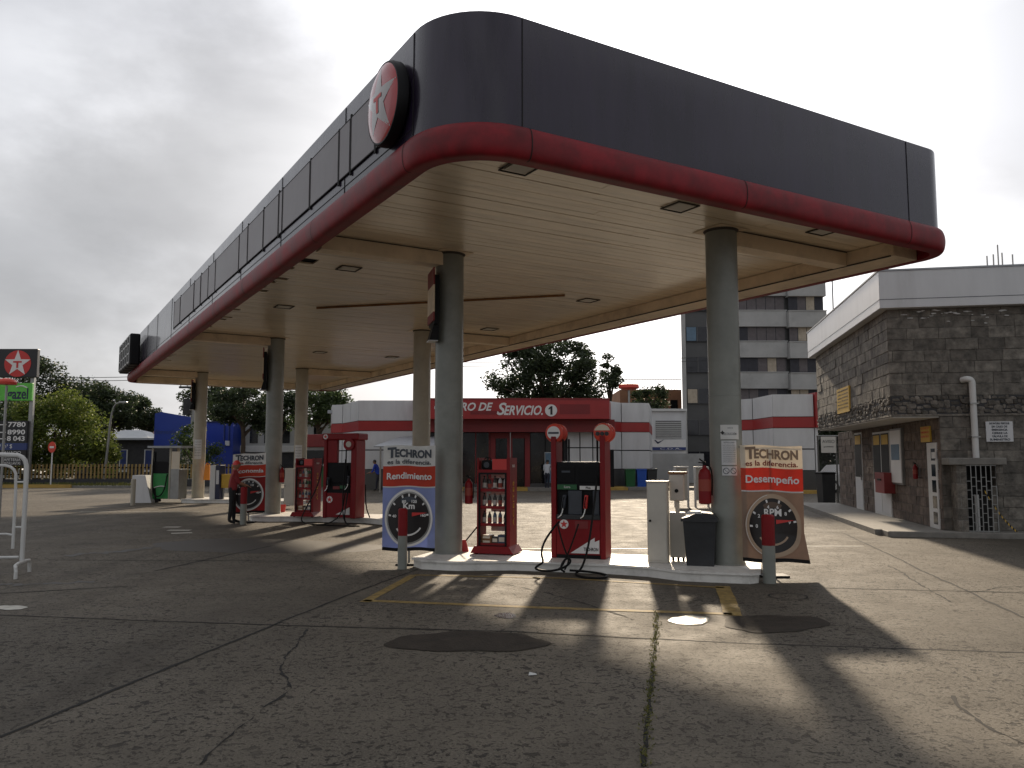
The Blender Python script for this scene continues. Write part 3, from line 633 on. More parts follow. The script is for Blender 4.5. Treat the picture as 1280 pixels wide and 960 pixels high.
for x0, x1 in ((-.31, -.05), (.0, .33)):
    mb = MB(); mb.box(x0, x1, -d + .018, -d + .031, 1.22, 1.47, bev=.004); sc = mb.build('display', 'display_glass', head)
mb = MB(); mb.box(-.27, -.13, -d + .008, -d + .017, 1.38, 1.41); mb.build('display_digits', 'print_grey', head)
mb = MB(); mb.box(-.345, -.02, -d + .01, -d + .03, 1.105, 1.185); gp = mb.build('grade_label', 'green_dark', head); text('Extra', .05, gp, 'print_white', (-.18, -d + .006, 1.145))
mb = MB(); mb.box(.03, .355, -d + .01, -d + .03, 1.105, 1.165); gp = mb.build('grade_label', 'print_white', head); text('Plus', .05, gp, 'print_dark', (.17, -d + .006, 1.135), bold=.001)
for x0, x1 in ((-.17, .06), (.24, .345)):
    mb = MB(); mb.box(x0, x1, -d + .03, -d + .079, .7, 1.09, bev=.01); mb.build('bay_panel', 'grey_plastic', dp)
mb = MB(); mb.box(-w + .09, w - .09, -d + .0, -d + .08, .622, .70, bev=.008); mb.build('bay_ledge', 'bin_grey', dp)
nozzle(dp, -.245, -d + .03, .82, 'grey_plastic', R(8)); nozzle(dp, .125, -d + .02, .82, 'sign_red', R(6))
star_badge(dp, -.235, -d + .010, .545, .075)
mb = MB(); mb.box(-.05, .16, -d + .004, -d + .012, .48, .6); mb.build('data_plate', 'print_maroon', dp)
mb = MB(); mb.prismy([(-.13, .085), (.345, .085), (.345, .305), (.27, .27), (.27, .34)], -d + .004, -d + .012); wd = mb.build('wedge_decal', 'print_white', dp)
text('TECHRON', .075, wd, 'print_dark', (.21, -d + .002, .15), width=.24, bold=.001)
mb = MB(); mb.box(-.3, .3, -.05, .05, 1.55, 1.56); mb.build('head_cap', 'steel', dp)
for x in (-.3, -.2, .28):
    mb = MB(); mb.tube([(x, 0, 1.55), (x, 0, 1.93)], .016, 8); mb.build('hose_mast', 'rubber', dp, True)
inv_dp = (Matrix.Translation((1.14, 13.58, .15)) @ Matrix.Rotation(IA, 4, 'Z')).inverted()
def ph(pts): return [inv_dp @ (P(x, y, q) if q > 0 else G(x, y, -q)) for x, y, q in pts]
hose(dp, ph([(699, 652, 13.25), (691, 661, 13.1), (680, 677, 12.95), (676, 692, 12.8), (680, 703, 12.62), (672, 707, 12.58), (668, 711, 12.55), (680, 714, 12.5), (696, 713, 12.5), (708, 708, 12.55), (714, 702, 12.6), (711, 697, 12.6), (705, 700, 12.58), (700, 711, 12.5), (706, 715, 12.5)]))
hose(dp, ph([(746, 578, 13.45), (746, 603, 13.2), (741, 645, 13.05), (735, 687, 12.85), (727, 712, 12.55), (718, 717, -.02), (724, 721, -.02), (742, 723, -.02), (757, 722, -.02), (760, 719, -.02), (747, 716, -.02), (730, 714, 12.52), (712, 713, 12.5)]))
hose(dp, ph([(723, 655, 13.2), (719, 668, 13.15), (711, 690, 12.9), (703, 708, 12.6), (697, 712, 12.55)]), .013)
hose(dp, ph([(697, 655, 13.2), (700, 668, 13.15), (706, 688, 12.95), (712, 700, 12.7), (706, 712, 12.55)]), .013)

# oil display rack
def oil_rack(loc, label, rot=IA):
    o = thing('oil_rack', label, 'display rack', loc, rot, 'red oil display racks on the islands')
    w, d, h = .25, .2, 1.62
    for s in (-1, 1):
        mb = MB(); mb.box(*((-w - .03, -w) if s < 0 else (w, w + .06)), -d, d, .12, h); mb.build('side_panel', 'pump_red', o)
    mb = MB(); mb.prismy([(-w - .12, .02), (w + .14, .02), (w + .06, .14), (-w - .05, .14)], -d - .08, d + .08); mb.build('base', 'pump_red', o)
    for s in (-1, 1):
        for yy in (-d, d):
            mb = MB(); mb.cyl(s * (w + .03), yy, 0, .03, .03, 12); mb.build('foot', 'rubber', o)
    rnd = random.Random(int(loc[0] * 10) + 3)
    for k, z in enumerate((.17, .5, .79, 1.08)):
        mb = MB(); mb.box(-w, w, -d + .02, d - .02, z - .02, z); sh = mb.build('shelf', 'pump_red', o)
        mb = MB(); mb.box(-w, w, -d + .010, -d + .019, z - .03, z + .02); mb.build('shelf_lip', 'pump_red', sh); mb = MB(); mb.box(-w + .1, w - .01, d - .03, d - .025, z + .19, z + .27); mb.build('price_strip', 'white', sh)
    mb = MB(); mb.box(-w, w, -d, d, 1.37, 1.42); mb.build('top_shelf', 'pump_red', o)
    for a in ((-w, w, .12, .15), (-w, w, 1.34, 1.37), (-w, -w + .03, .15, 1.34), (w - .03, w, .15, 1.34)):
        mb = MB(); mb.box(a[0], a[1], -d - .01, -d + .012, a[2], a[3]); mb.build('front_frame', 'black_plastic', o)
    mb = MB(); mb.box(-.005, w, -d, -d + .02, 1.42, 1.6); mb.build('header_panel', 'sign_red', o)
    text('ACEITES', .1, o, 'yellow', (w + .062, 0, .85), rot=Matrix.Rotation(R(90), 4, 'Z') @ Matrix.Rotation(R(-90), 4, 'Y'), width=.75)
    text('MAX', .07, o, 'print_white', (w + .062, 0, 1.48), rot=Matrix.Rotation(R(90), 4, 'Z'))
    return o, w, d, rnd
def bottle(x, y, z, m, h, root, lab, g):
    mb = MB(); r = .033; mb.lathe([(r, 0), (r, h * .62), (r * .75, h * .75), (.012, h * .85), (.012, h * .92)], 0, 0, 12)
    p = root.matrix_basis @ Vector((x, y, z)); o = mb.build('oil_bottle', m, None, True); o.location = p; tag(o, lab, 'bottle', g)
    mb = MB(); mb.cyl(0, 0, h * .92, h, .015, 10); mb.build('cap', random.Random(int(x * 777)).choice(['white', 'rubber', 'ext_label', 'grey_plastic']), o)
    mb = MB(); mb.lathe([(r + .001, h * .15), (r + .001, h * .5)], 0, 0, 12); mb.build('bottle_label', random.Random(int(x * 999)).choice(['print_white', 'oil_amber', 'grey_plastic', 'cabinet_beige', 'ext_label']), o)
CN = {'oil_dark': 'dark', 'oil_blue': 'blue', 'oil_amber': 'amber', 'white': 'white'}; POS = ['leftmost', 'second from left', 'middle one', 'second from right', 'rightmost']
def fill_rack(loc, label, where):
    o, w, d, rnd = oil_rack(loc, label)
    bpy.context.view_layer.update()
    lv = {.5: ('second lowest shelf', ['oil_dark', 'oil_blue', 'oil_amber']), .79: ('third lowest shelf', ['oil_dark']), 1.08: ('uppermost shelf', ['oil_dark', 'oil_amber', 'oil_blue', 'white'])}
    for z, (nm, ms) in lv.items():
        for i in range(5):
            x = -w + .06 + i * (2 * w - .12) / 4
            bm = rnd.choice(ms); bottle(x, -.07, z, bm, rnd.uniform(.2, .235), o, f'{CN[bm]} oil bottle, {POS[i]} on the {nm} of the {where}', f'oil bottles on the {nm} of the {where}')
    for nm, m, x, z, s in (('orange carton at the lower left of the ' + where, 'oil_amber', -.13, .17, (.09, .08, .07)), ('second orange carton stacked at the lower left of the ' + where, 'oil_amber', -.13, .242, (.09, .08, .07)),
                           ('blue carton at the lower right of the ' + where, 'oil_blue', .14, .17, (.07, .07, .15)), ('dark slanted carton at the lower middle of the ' + where, 'oil_dark', .02, .17, (.06, .07, .12))):
        mb = MB(); mb.box(-s[0], s[0], -s[1], s[1], 0, s[2], bev=.004); b = mb.build('oil_carton', m); b.location = o.matrix_basis @ Vector((x, -.06, z)); b.rotation_euler = (0, 0, IA); tag(b, nm, 'carton')
        mb = MB(); mb.box(-s[0] * .7, s[0] * .7, -s[1] - .003, -s[1] - .001, s[2] * .25, s[2] * .75); mb.build('carton_label', 'print_cream', b)
    mb = MB(); mb.box(-.09, .09, -.07, .07, 0, .16, bev=.02); q = mb.build('black_case', 'black_plastic'); q.location = o.matrix_basis @ Vector((-.14, -.04, 1.42)); q.rotation_euler = (0, 0, IA)
    tag(q, f'black case lying on top of the {where}', 'case')
    mb = MB(); mb.disc(0, .08, -.08, -.07, .05); mb.build('dial', 'grey_plastic', q)
    mb = MB(); mb.tube([(-.06, 0, .15), (-.05, 0, .2), (.05, 0, .2), (.06, 0, .15)], .008, 6, smooth=1); mb.build('handle', 'black_plastic', q, True)
    return o
rk = fill_rack((-.27, 14.13, .15), 'red rack of oil bottles on the front island beside the column', 'front rack')
mb = MB(); mb.tube([(.27, -.05, 1.6), (.27, -.05, 2.05)], .006, 6); mb.build('rod', 'metal_grey', rk)

# cabinets, air unit, bin on front island
def cabinet(loc, label, w, d, h, rot=IA, group=None):
    o = thing('steel_cabinet', label, 'cabinet', loc, rot, group)
    mb = MB(); mb.box(-w, w, -d, d, 0, h, bev=.012); mb.build('body', 'cabinet_beige', o)
    mb = MB(); mb.box(-w + .015, w - .015, -d - .012, -d - .001, .04, h - .05, bev=.004); dr = mb.build('door', 'cabinet_beige', o)
    mb = MB(); mb.cyl(-w + .05, 0, 0, .02, .018, 10); mb.v = [(x, -d - .012 - z, h * .52 + y) for x, y, z in mb.v]; mb.build('lock', 'black_plastic', dr)
    mb = MB(); mb.box(-w - .012, w + .012, -d - .015, d + .012, h, h + .02); mb.build('lid', 'cabinet_beige', o)
    return o
p = G(826, 704, .15); cabinet((p.x, p.y + .16, .15), 'tall plain beige steel cabinet on the front island', .155, .14, 1.24)
p = G(853, 704, .15); au = thing('air_water_unit', 'beige two box air and water unit on a post behind the bin', 'air unit', (p.x + .0, p.y + .3, .15), IA)
mb = MB(); mb.box(-.12, .12, -.1, .1, .06, .76, bev=.01); mb.build('lower_box', 'cabinet_beige', au)
mb = MB(); mb.box(-.03, .03, -.03, .03, .76, .96); mb.build('post', 'cabinet_beige', au)
mb = MB(); mb.box(-.115, .115, -.09, .09, .94, 1.36, bev=.02); ub = mb.build('upper_box', 'cabinet_beige', au)
mb = MB(); mb.box(-.13, .16, -.11, .11, 1.361, 1.40, bev=.01); mb.build('lid', 'oil_amber', ub)
mb = MB(); mb.disc(0, 1.1, -.105, -.09, .03); mb.build('dial', 'black_plastic', ub)
mb = MB(); mb.tube([(-.2, 0, .02), (-.2, 0, .62), (-.12, 0, .62)], .012, 8); mb.build('pipe', 'metal_grey', au)
for q in (-.08, 0, .08):
    mb = MB(); mb.cyl(q, 0, 0, .06, .02, 8); mb.build('foot', 'black_plastic', au)
p = G(881, 709, .15); bn = thing('waste_bin', 'square charcoal plastic bin standing against the right front column', 'bin', (p.x + .01, p.y + .28, .15), IA)
mb = MB(); mb.prism([(-.2, -.17), (.2, -.17), (.2, .17), (-.2, .17)], 0, .66, top=[(-.24, -.2), (.24, -.2), (.24, .2), (-.24, .2)]); mb.build('body', 'bin_grey', bn)
mb = MB(); mb.prism([(-.27, -.23), (.27, -.23), (.27, .23), (-.27, .23)], .66, .70); mb.prismy([(-.27, .70), (.27, .70), (.2, .78), (.0, .8), (-.16, .73)], -.2, .2); mb.build('lid', 'bin_grey', bn)
mb = MB(); mb.prism([(-.2, -.21), (.05, -.21), (.02, .1), (-.15, .12)], .78, .815, top=[(-.15, -.16), (.02, -.18), (.0, .05), (-.1, .05)]); pb = mb.build('paper_bag', 'white', None); pb.location = bn.location; pb.rotation_euler = (0, 0, IA); tag(pb, 'crumpled white paper bag on top of the charcoal bin', 'bag')
# dustpan by column A
p = G(579, 690, .15); du = thing('dustpan', 'small red long handled dustpan beside the left front column', 'dustpan', (p.x, p.y + .1, .15), 0)
mb = MB(); mb.prism([(-.09, -.08), (.09, -.08), (.09, .08), (-.09, .08)], 0, .2, top=[(-.02, -.02), (.04, -.02), (.04, .03), (-.02, .03)]); mb.build('pan', 'sign_red', du)
mb = MB(); mb.tube([(.02, 0, .16), (.26, 0, .45)], .013, 8); mb.build('handle', 'black_plastic', du, True)

def extinguisher(loc, label, size=1.0, rz=0):
    o = thing('fire_extinguisher', label, 'fire extinguisher', loc, rz, 'red fire extinguishers hung on columns'); s = size
    mb = MB(); mb.lathe([(.06 * s, 0), (.085 * s, .015 * s), (.085 * s, .4 * s), (.07 * s, .46 * s), (.03 * s, .5 * s), (.025 * s, .53 * s)], 0, 0, 20); mb.build('cylinder', 'pump_red', o, True)
    mb = MB(); mb.box(-.02 * s, .02 * s, -.03 * s, .03 * s, .53 * s, .58 * s); mb.tube([(0, 0, .57 * s), (-.07 * s, 0, .62 * s)], .01 * s, 6); mb.tube([(0, 0, .56 * s), (-.08 * s, 0, .57 * s)], .008 * s, 6); mb.build('valve', 'black_plastic', o)
    mb = MB(); mb.tube([(.02 * s, 0, .55 * s), (.09 * s, -.02, .5 * s), (.1 * s, -.02, .3 * s), (.09 * s, -.02, .12 * s)], .011 * s, 6, smooth=2); mb.build('hose', 'rubber', o, True)
    mb = MB(); mb.lathe([(.086 * s, .18 * s), (.086 * s, .34 * s)], 0, 0, 20); mb.build('paper_label', 'ext_label', o, True)
    mb = MB(); mb.box(-.03, .03, .08 * s, .13 * s, .3 * s, .36 * s); mb.build('bracket', 'metal_grey', o)
    return o
p = P(880, 630, 12.7); extinguisher((p.x, 12.62, p.z), 'red fire extinguisher hung on the left side of the right front column', 1.12)
p = P(586, 630, 14.2); extinguisher((p.x, 14.2, p.z), 'red fire extinguisher hung on the right side of the left front column', .82)
p = P(353.5, 603, 24.3); extinguisher((p.x, 24.2, p.z), 'red fire extinguisher hung on the middle row column beside the oil rack', .85)

# ------------------------------------------------------------------ bollards
def bollard(px, py, label, h=.96, r=.082, cols=('pump_red', 'column_grey'), split=.45):
    p = G(px, py); o = thing('bollard', label, 'bollard', (p.x, p.y + r, 0), 0, 'steel bollards at the island ends')
    mb = MB(); mb.cyl(0, 0, -.01, h * (1 - split), r, 24); mb.build('post', cols[1], o, True)
    mb = MB(); mb.lathe([(r + .001, h * (1 - split)), (r + .001, h - .02), (r - .02, h), (.0001, h + .004)], 0, 0, 24); mb.build('painted_top', cols[0], o, True)
bollard(502, 712, 'red topped grey bollard in front of the blue gauge banner', r=.075)
bollard(964.5, 730, 'red topped grey bollard in front of the brown gauge banner', r=.09)
bollard(302.5, 656, 'dark bollard beside the attendant in front of the red gauge banner', h=1.0, r=.085)
bollard(164.5, 632, 'beige bollard at the left end of the farthest island', h=1.0, r=.085, cols=('column_beige', 'column_beige'))

# ------------------------------------------------------------------ banners
def banner(Y, px0, px1, py0, py1, label, top, word, face, wordtop_m, ring, dialtxt, marks, tilt=0.0, curl=0.0, dscale=1.0, rz=0.0):
    c = P((px0 + px1) / 2, py1, Y); wd = Xp(px1, Y) - Xp(px0, Y); hh = Zp(py0, Y) - Zp(py1, Y); zb = c.z
    o = thing('banner_stand', label, 'banner', (c.x, Y, 0), rz, 'gauge banners at the island ends')
    def wrap(q):
        u = (q.x / wd); t = (q.z - zb) / hh
        x = q.x + curl * max(0, (.25 - t)) * 1.2 * max(0, u + .3) * 1.0
        return Vector((x, q.y + .022 * math.sin(u * 5 + t * 2.3) + .006 * math.sin(u * 11 + 1) - curl * .5 * max(0, .22 - t) * (u + .5), q.z + tilt * u * wd + .008 * math.sin(u * 9 + t * 3)))
    def sheet(name, m, x0, x1, t0, t1, y, parent=o, n=16, k=10):
        mb = MB(); vs = []
        for th in (0, .003):
            for j in range(k + 1):
                for i in range(n + 1): vs.append(tuple(wrap(Vector((x0 + (x1 - x0) * i / n, y + th, zb + hh * (t0 + (t1 - t0) * j / k))))))
        q = (n + 1) * (k + 1); fs = []
        for s in (0, 1):
            for j in range(k):
                for i in range(n): a = s * q + j * (n + 1) + i; f = (a, a + 1, a + n + 2, a + n + 1); fs.append(f)
        for i in range(n): fs += [(i, i + 1, q + i + 1, q + i), (q - n - 1 + i, q - n + i, 2 * q - n + i, 2 * q - n - 1 + i)]
        for j in range(k): a = j * (n + 1); fs += [(a, a + n + 1, q + a + n + 1, q + a), (a + n, a + 2 * n + 1, q + a + 2 * n + 1, q + a + n)]
        mb.add(vs, fs); return mb.build(name, m, parent, True)
    w2 = wd / 2
    sheet('lower_print', face, -w2, w2, .012, .60, 0); sheet('word_band', 'fabric_red', -w2, w2, .60, .80, 0, k=5); tp = sheet('title_band', top, -w2, w2, .80, 1.0, 0, k=5)
    sheet('stripe', 'fabric_white', -w2, w2, .592, .604, -.004, k=1)
    sheet('bottom_hem', 'black_plastic', -w2, w2, -.02, .012, -.002, k=1)
    text('ECHRON', wd * .2, o, wordtop_m, (wd * .075, -.012, zb + hh * .918), width=wd * .70, bold=.008, ext=.001, wrap=wrap); text('T', wd * .26, o, wordtop_m, (-wd * .335, -.012, zb + hh * .925), bold=.010, ext=.001, wrap=wrap)
    text('es la diferencia.', wd * .12, o, 'print_maroon' if top == 'fabric_cream' else wordtop_m, (0, -.012, zb + hh * .838), width=wd * .84, bold=.002, ext=.001, wrap=wrap)
    text(word, wd * .17, o, 'print_white', (0, -.012, zb + hh * .70), width=wd * .86, bold=.0035, ext=.001, wrap=wrap)
    cz = zb + hh * .295; r = wd * .455; rz_ = hh * .276
    def fan(name, m, r0, r1, y, a0=0, a1=360, n=48, parent=o):
        mb = MB(); vs = []; K = max(1, int((r1 - r0) / .08)); y = y * 1.4 - .004
        for i in range(n + 1):
            a = R(a0 + (a1 - a0) * i / n)
            for j in range(K + 1): q = r0 + (r1 - r0) * j / K; vs.append(tuple(wrap(Vector((q * r * math.cos(a), y, cz + q * rz_ * math.sin(a))))))
        mb.add(vs, [(i * (K + 1) + j, i * (K + 1) + j + 1, (i + 1) * (K + 1) + j + 1, (i + 1) * (K + 1) + j) for i in range(n) for j in range(K)]); return mb.build(name, m, parent)
    fan('gauge_ring', ring, .92, 1.0, -.006); fan('gauge_bezel', 'print_bronze' if ring == 'print_bronze' else 'metal_grey', .86, .92, -.0058); fan('gauge_highlight', 'print_white', .965, .98, -.0075, 100, 250)
    fan('gauge_dial', 'print_dark', 0.001, .86, -.005); fan('dial_smile', 'print_white' if ring != 'print_bronze' else 'print_bronze', .57, .63, -.008, 215, 325, 20)
    fan('dial_shade', 'print_umber' if ring == 'print_bronze' else 'print_grey',   .56, .74, -.0062, 62, 118, 16)
    for a, s in marks:
        fan('tick', 'print_white', .74, .84, -.0078, a - 2.2, a + 2.2, 2)
        if s: text(s, wd * .075, o, 'print_white', (.6 * r * math.cos(R(a)), -.018, cz + .6 * rz_ * math.sin(R(a))), ext=.0005, wrap=wrap, bold=.002)
    text(dialtxt, wd * .16, o, 'print_white', (0, -.018, cz + rz_ * .40), ext=.0005, bold=.004, wrap=wrap)
    mb = MB(); a = R(16); ux, uz = math.cos(a), math.sin(a)
    pts = [(.02, .02), (.72 * r * ux, .72 * rz_ * uz + .006), (.02, .085)]; mb.add([tuple(wrap(Vector((x + .03, -.020, cz + z)))) for x, z in pts], [(0, 1, 2)]); mb.build('needle', 'sign_red', o)
    mb = MB(); mb.tube([(-.0, .10, .0), (-.0, .10, zb + hh * .98)], .018, 8); mb.build('pole', 'metal_grey', o, True)
    mb = MB(); mb.tube([(-w2, .075, zb + hh - .02), (w2, .075, zb + hh - .02)], .01, 6); mb.build('top_bar', 'metal_grey', o, True)
    mb = MB(); mb.box(-.2, .2, -.1, .2, 0, .03, bev=.005); mb.build('foot_plate', 'black_plastic', o)
    return o
mk = [(180, '0'), (148, '2'), (105, '4'), (72, '6'), (40, '8'), (12, '9')]
mk2 = [(172, '40'), (140, ''), (110, '80'), (90, ''), (70, '120'), (40, ''), (10, '160')]
banner(12.35, 929, 1006, 557, 700, 'brown and cream banner with a brown gauge reading rpm beside the right front column', 'fabric_cream', 'Desempeño', 'fabric_brown', 'print_brown', 'print_bronze', 'RPM', mk, tilt=-.03, curl=.28)
banner(13.75, 478, 543, 557, 686, 'blue and white banner with a gauge reading km beside the left front column', 'fabric_white', 'Rendimiento', 'fabric_blue', 'print_grey', 'print_white', 'Km', mk2, tilt=-.01)
banner(22.75, 290, 330, 567, 640, 'red and white gauge banner behind the attendant on the middle row', 'fabric_white', 'Economía', 'fabric_maroon', 'print_grey', 'print_white', '', mk2, tilt=.05, rz=R(8))

# ------------------------------------------------------------------ notices on column B / others
def on_col(c, ang, z0, z1, w, name, label, m, lines, r=.25):
    o = thing(name, label, 'notice', (c[0], c[1], 0), 0)
    mb = MB(); n = 8; vs = []; h = w / 2 / r
    for rr in (r, r + .005):
        for i in range(n + 1):
            a = ang - h + 2 * h * i / n
            for z in (z0, z1): vs.append((rr * math.sin(a), -rr * math.cos(a), z))
    q = 2 * (n + 1); fs = []
    for i in range(n): a = 2 * i; fs += [(a, a + 2, a + 3, a + 1), (q + a, q + a + 2, q + a + 3, q + a + 1), (a, a + 2, q + a + 2, q + a), (a + 1, a + 3, q + a + 3, q + a + 1)]
    fs += [(0, 1, q + 1, q), (q - 2, q - 1, 2 * q - 1, 2 * q - 2)]
    mb.add(vs, fs); sh = mb.build('sheet', m, o)
    def wr(v): a = ang + v.x / r; rr = r + .0065 + (-v.y); return Vector((rr * math.sin(a), -rr * math.cos(a), v.z))
    for s, zz, sz, ww, mm in lines: text(s, sz, sh, mm, (0, 0, zz), width=ww, ext=.0004, wrap=wr)
    return o, wr
B = colB; aB = math.atan2(-(0 - B.x), 0 + B.y) * -1
o, wr = on_col(B, .02, 2.05, 2.27, .29, 'column_sign', 'white plate with a small emblem high on the right front column', 'white', [('RECOLECCIÓN', 2.13, .05, .2, 'print_grey'), ('PUNTO DE', 2.22, .025, .08, 'print_grey')])
mb = MB(); vs = [wr(Vector((x, 0, z))) for x, z in star_pts(-.115, 2.15, .035, .02, 4)]; mb.add([tuple(v) for v in vs], [tuple(range(8))]); mb.build('emblem', 'print_dark', o)
o, wr = on_col(B, -.06, 1.66, 2.03, .23, 'column_sign', 'white sheet of small print below the plate on the right front column', 'panel_grey', [('INSTRUCCIONES', 2.0, .025, .16, 'print_grey')] + [('normas de seguridad para el usuario', 1.96 - k * .028, .016, .19, 'print_grey') for k in range(10)])
o, wr = on_col(B, -.05, 1.50, 1.64, .23, 'column_sign', 'white strip with two prohibition rings on the right front column', 'panel_grey', [])
for cx in (-.055, .055):
    mb = MB(); vs = []
    for i in range(25):
        a = 2 * math.pi * i / 24
        for rr in (.048, .038): vs.append(tuple(wr(Vector((cx + rr * math.cos(a), 0, 1.57 + rr * math.sin(a))))))
    mb.add(vs, [(2 * i, 2 * i + 1, 2 * i + 3, 2 * i + 2) for i in range(24)])
    mb.add([tuple(wr(Vector((cx + x, 0, 1.57 + z)))) for x, z in ((-.03, .025), (-.025, .03), (.03, -.025), (.025, -.03))], [(0, 1, 2, 3)]); mb.build('prohibition_ring', 'print_grey', o)
on_col(colE, .1, 1.75, 2.55, .3, 'column_sign', 'white sheet of small print on the farthest left column', 'panel_grey', [('normas de seguridad', 2.45 - k * .11, .05, .24, 'print_grey') for k in range(6)])
on_col(colF, -.1, 1.6, 2.3, .3, 'column_sign', 'white sheet of small print on the farthest right column', 'panel_grey', [('normas de seguridad', 2.2 - k * .11, .05, .24, 'print_grey') for k in range(5)])
# hanging board with a speaker beneath on columns A, C, E
for c, lab in ((colA, 'red and cream board with black speaker high on the left front column'), (colC, 'dark board with black speaker high on the middle row column'), (colE, 'dark board with black speaker high on the farthest left column')):
    o = thing('column_board', lab, 'sign', (c.x, c.y, 0), R(15), 'boards high on the left columns')
    for z0, z1, m in ((4.72, 5.02, 'print_maroon'), (4.25, 4.72, 'ringcream'), (4.1, 4.25, 'print_maroon')):
        mb = MB(); mb.box(-.36, -.335, -.42, .2, z0, z1); mb.build('board', m, o)
    mb = MB(); mb.box(-.334, -.25, -.38, .2, 4.05, 4.9); mb.build('board_back', 'black_plastic', o)
    mb = MB(); mb.prismy([(-.4, 3.78), (-.24, 3.78), (-.24, 4.05), (-.33, 4.05)], -.3, -.02); mb.build('speaker_box', 'black_plastic', o)
    mb = MB(); mb.box(-.41, -.25, -.29, -.03, 3.765, 3.779); mb.build('speaker_face', 'panel_grey', o)

# ------------------------------------------------------------------ middle island
d2 = thing('fuel_dispenser', 'tall red fuel dispenser with header beam and round disc on middle island', 'fuel pump', (-4.62, 22.6, .15), IA)
w, d = .5, .27
mb = MB(); mb.box(w - .16, w, -d, d, 0, 2.12, bev=.02); mb.build('side_pillar', 'pump_red', d2)
mb = MB(); mb.box(-w, -w + .1, -d, d, 0, 2.12, bev=.02); mb.build('side_pillar', 'pump_red', d2)
mb = MB(); mb.box(-w - .06, w + .07, -d - .02, d + .02, 2.12, 2.30, bev=.03); hb = mb.build('header_beam', 'pump_red', d2)
mb = MB(); mb.disc(-.43, 2.21, -d - .03, -d - .02, .07); mb.build('badge', 'print_white', hb); mb = MB(); mb.prismy(star_pts(-.43, 2.21, .06), -d - .036, -d - .031); mb.build('star', 'sign_red', hb)
mb = MB(); mb.box(-w + .1, w - .16, -d + .03, d - .03, .02, .68, bev=.01); mb.build('lower_panel', 'pump_red', d2); star_badge(d2, -.3, -d + .028, .5, .09)
mb = MB(); mb.prismy([(-.1, .1), (.32, .1), (.32, .3)], -d + .015, -d + .028); mb.build('wedge_decal', 'print_white', d2)
mb = MB(); mb.box(-w + .101, w - .161, -d + .06, d - .06, .68, 1.5); mb.build('nozzle_bay', 'black_plastic', d2)
mb = MB(); mb.box(-.25, .22, -d + .03, -d + .06, .95, 1.42, bev=.01); mb.build('display', 'display_glass', d2)
mb = MB(); mb.box(-.2, .0, -d + .02, -d + .06, .78, .86); mb.build('grade_label', 'print_maroon', d2); mb = MB(); mb.box(.01, .2, -d + .02, -d + .06, .8, .88); mb.build('grade_label', 'green_dark', d2)
mb = MB(); mb.box(-w + .1, -.1, -d + .04, -d + .15, 1.5, 2.119, bev=.01); mb.build('upper_panel', 'pump_red', d2)
for x in (.05, .22):
    mb = MB(); mb.tube([(x, 0, 1.5), (x, 0, 2.12)], .018, 8); mb.build('hose_mast', 'rubber', d2)
mb = MB(); mb.disc(.3, 2.0, -d - .06, -d - .02, .16); ds = mb.build('round_disc', 'pump_red', d2); mb = MB(); mb.disc(.3, 2.0, -d - .066, -d - .061, .08); mb.build('disc_face', 'cabinet_beige', ds)
nozzle(d2, -.34, -d + .0, .9, 'grey_plastic', R(5)); nozzle(d2, .28, -d + .0, .95, 'grey_plastic', R(5))
for pts in ([(.26, -.25, 1.3), (.22, -.32, .7), (.2, -.45, .1), (.0, -.8, -.12), (-.4, -.95, -.13)], [(.3, -.25, 1.0), (.28, -.35, .5), (.3, -.5, .05), (.55, -.85, -.13), (1.0, -.95, -.13)],
            [(.2, -.3, 1.6), (.16, -.34, .8), (.25, -.5, .1), (.5, -.75, -.1), (.8, -.95, -.13)], [(-.5, -.25, 1.7), (-.6, -.3, .9), (-.95, -.5, .15), (-.85, -.8, -.1), (-.2, -1.0, -.13), (.9, -1.0, -.13)], [(.55, .2, .9), (.62, .1, .3), (.8, 0, .02)]):
    hose(d2, pts)
fill_rack((-5.72, 23.0, .15), 'red rack of oil bottles on the middle island left of the tall dispenser', 'middle rack')
p = G(357, 632, .15); cabinet((p.x - .05, p.y + .9, .15), 'white cabinet behind the column on the middle island', .2, .18, 1.25)
p = G(483, 640, .15); cabinet((-3.35, 22.7, .15), 'beige cabinet right of the tall dispenser on the middle island', .16, .15, 1.4)
p = G(352, 640, .15); bk = thing('bucket', 'small red bucket beside the column on the middle island', 'bucket', (p.x, p.y, .15))
mb = MB(); mb.lathe([(.1, 0), (.13, .22), (.12, .22), (.09, .01)], 0, 0, 18); mb.build('pail', 'sign_red', bk, True); mb = MB(); mb.tube([(-.13, 0, .2), (0, 0, .34), (.13, 0, .2)], .006, 6, smooth=2); mb.build('handle', 'steel', bk, True)

# ------------------------------------------------------------------ far island
d3 = thing('diesel_dispenser', 'steel framed dispenser with green front and a flat roof on the farthest island', 'fuel pump', (-13.95, 33.4, .15), R(-10))
w, d = .62, .3
mb = MB(); mb.box(-w - .12, w + .14, -d - .12, d + .12, 2.05, 2.13); mb.build('roof_plate', 'roof_grey', d3)
mb = MB(); mb.box(.25, w, -d, d, 0, 1.2, bev=.01); mb.build('steel_panel', 'metal_grey', d3)
mb = MB(); mb.box(.28, w, -d, -d + .03, 1.2, 1.9); mb.build('price_sheet', 'print_cream', d3)
for x in (-w, .17): mb = MB(); mb.box(x, x + .07, -d, -d + .07, 0, 2.05); mb.build('upright', 'column_beige', d3); mb = MB(); mb.box(x, x + .07, d - .07, d, 0, 2.05); mb.build('upright', 'column_beige', d3)
mb = MB(); mb.box(-w + .08, .16, -d + .02, d - .02, 0, 1.02, bev=.03); mb.build('green_front', 'green', d3)
mb = MB(); mb.box(-w + .08, .16, -d + .03, d - .03, 1.02, 1.5, bev=.01); mb.build('nozzle_bay', 'black_plastic', d3)
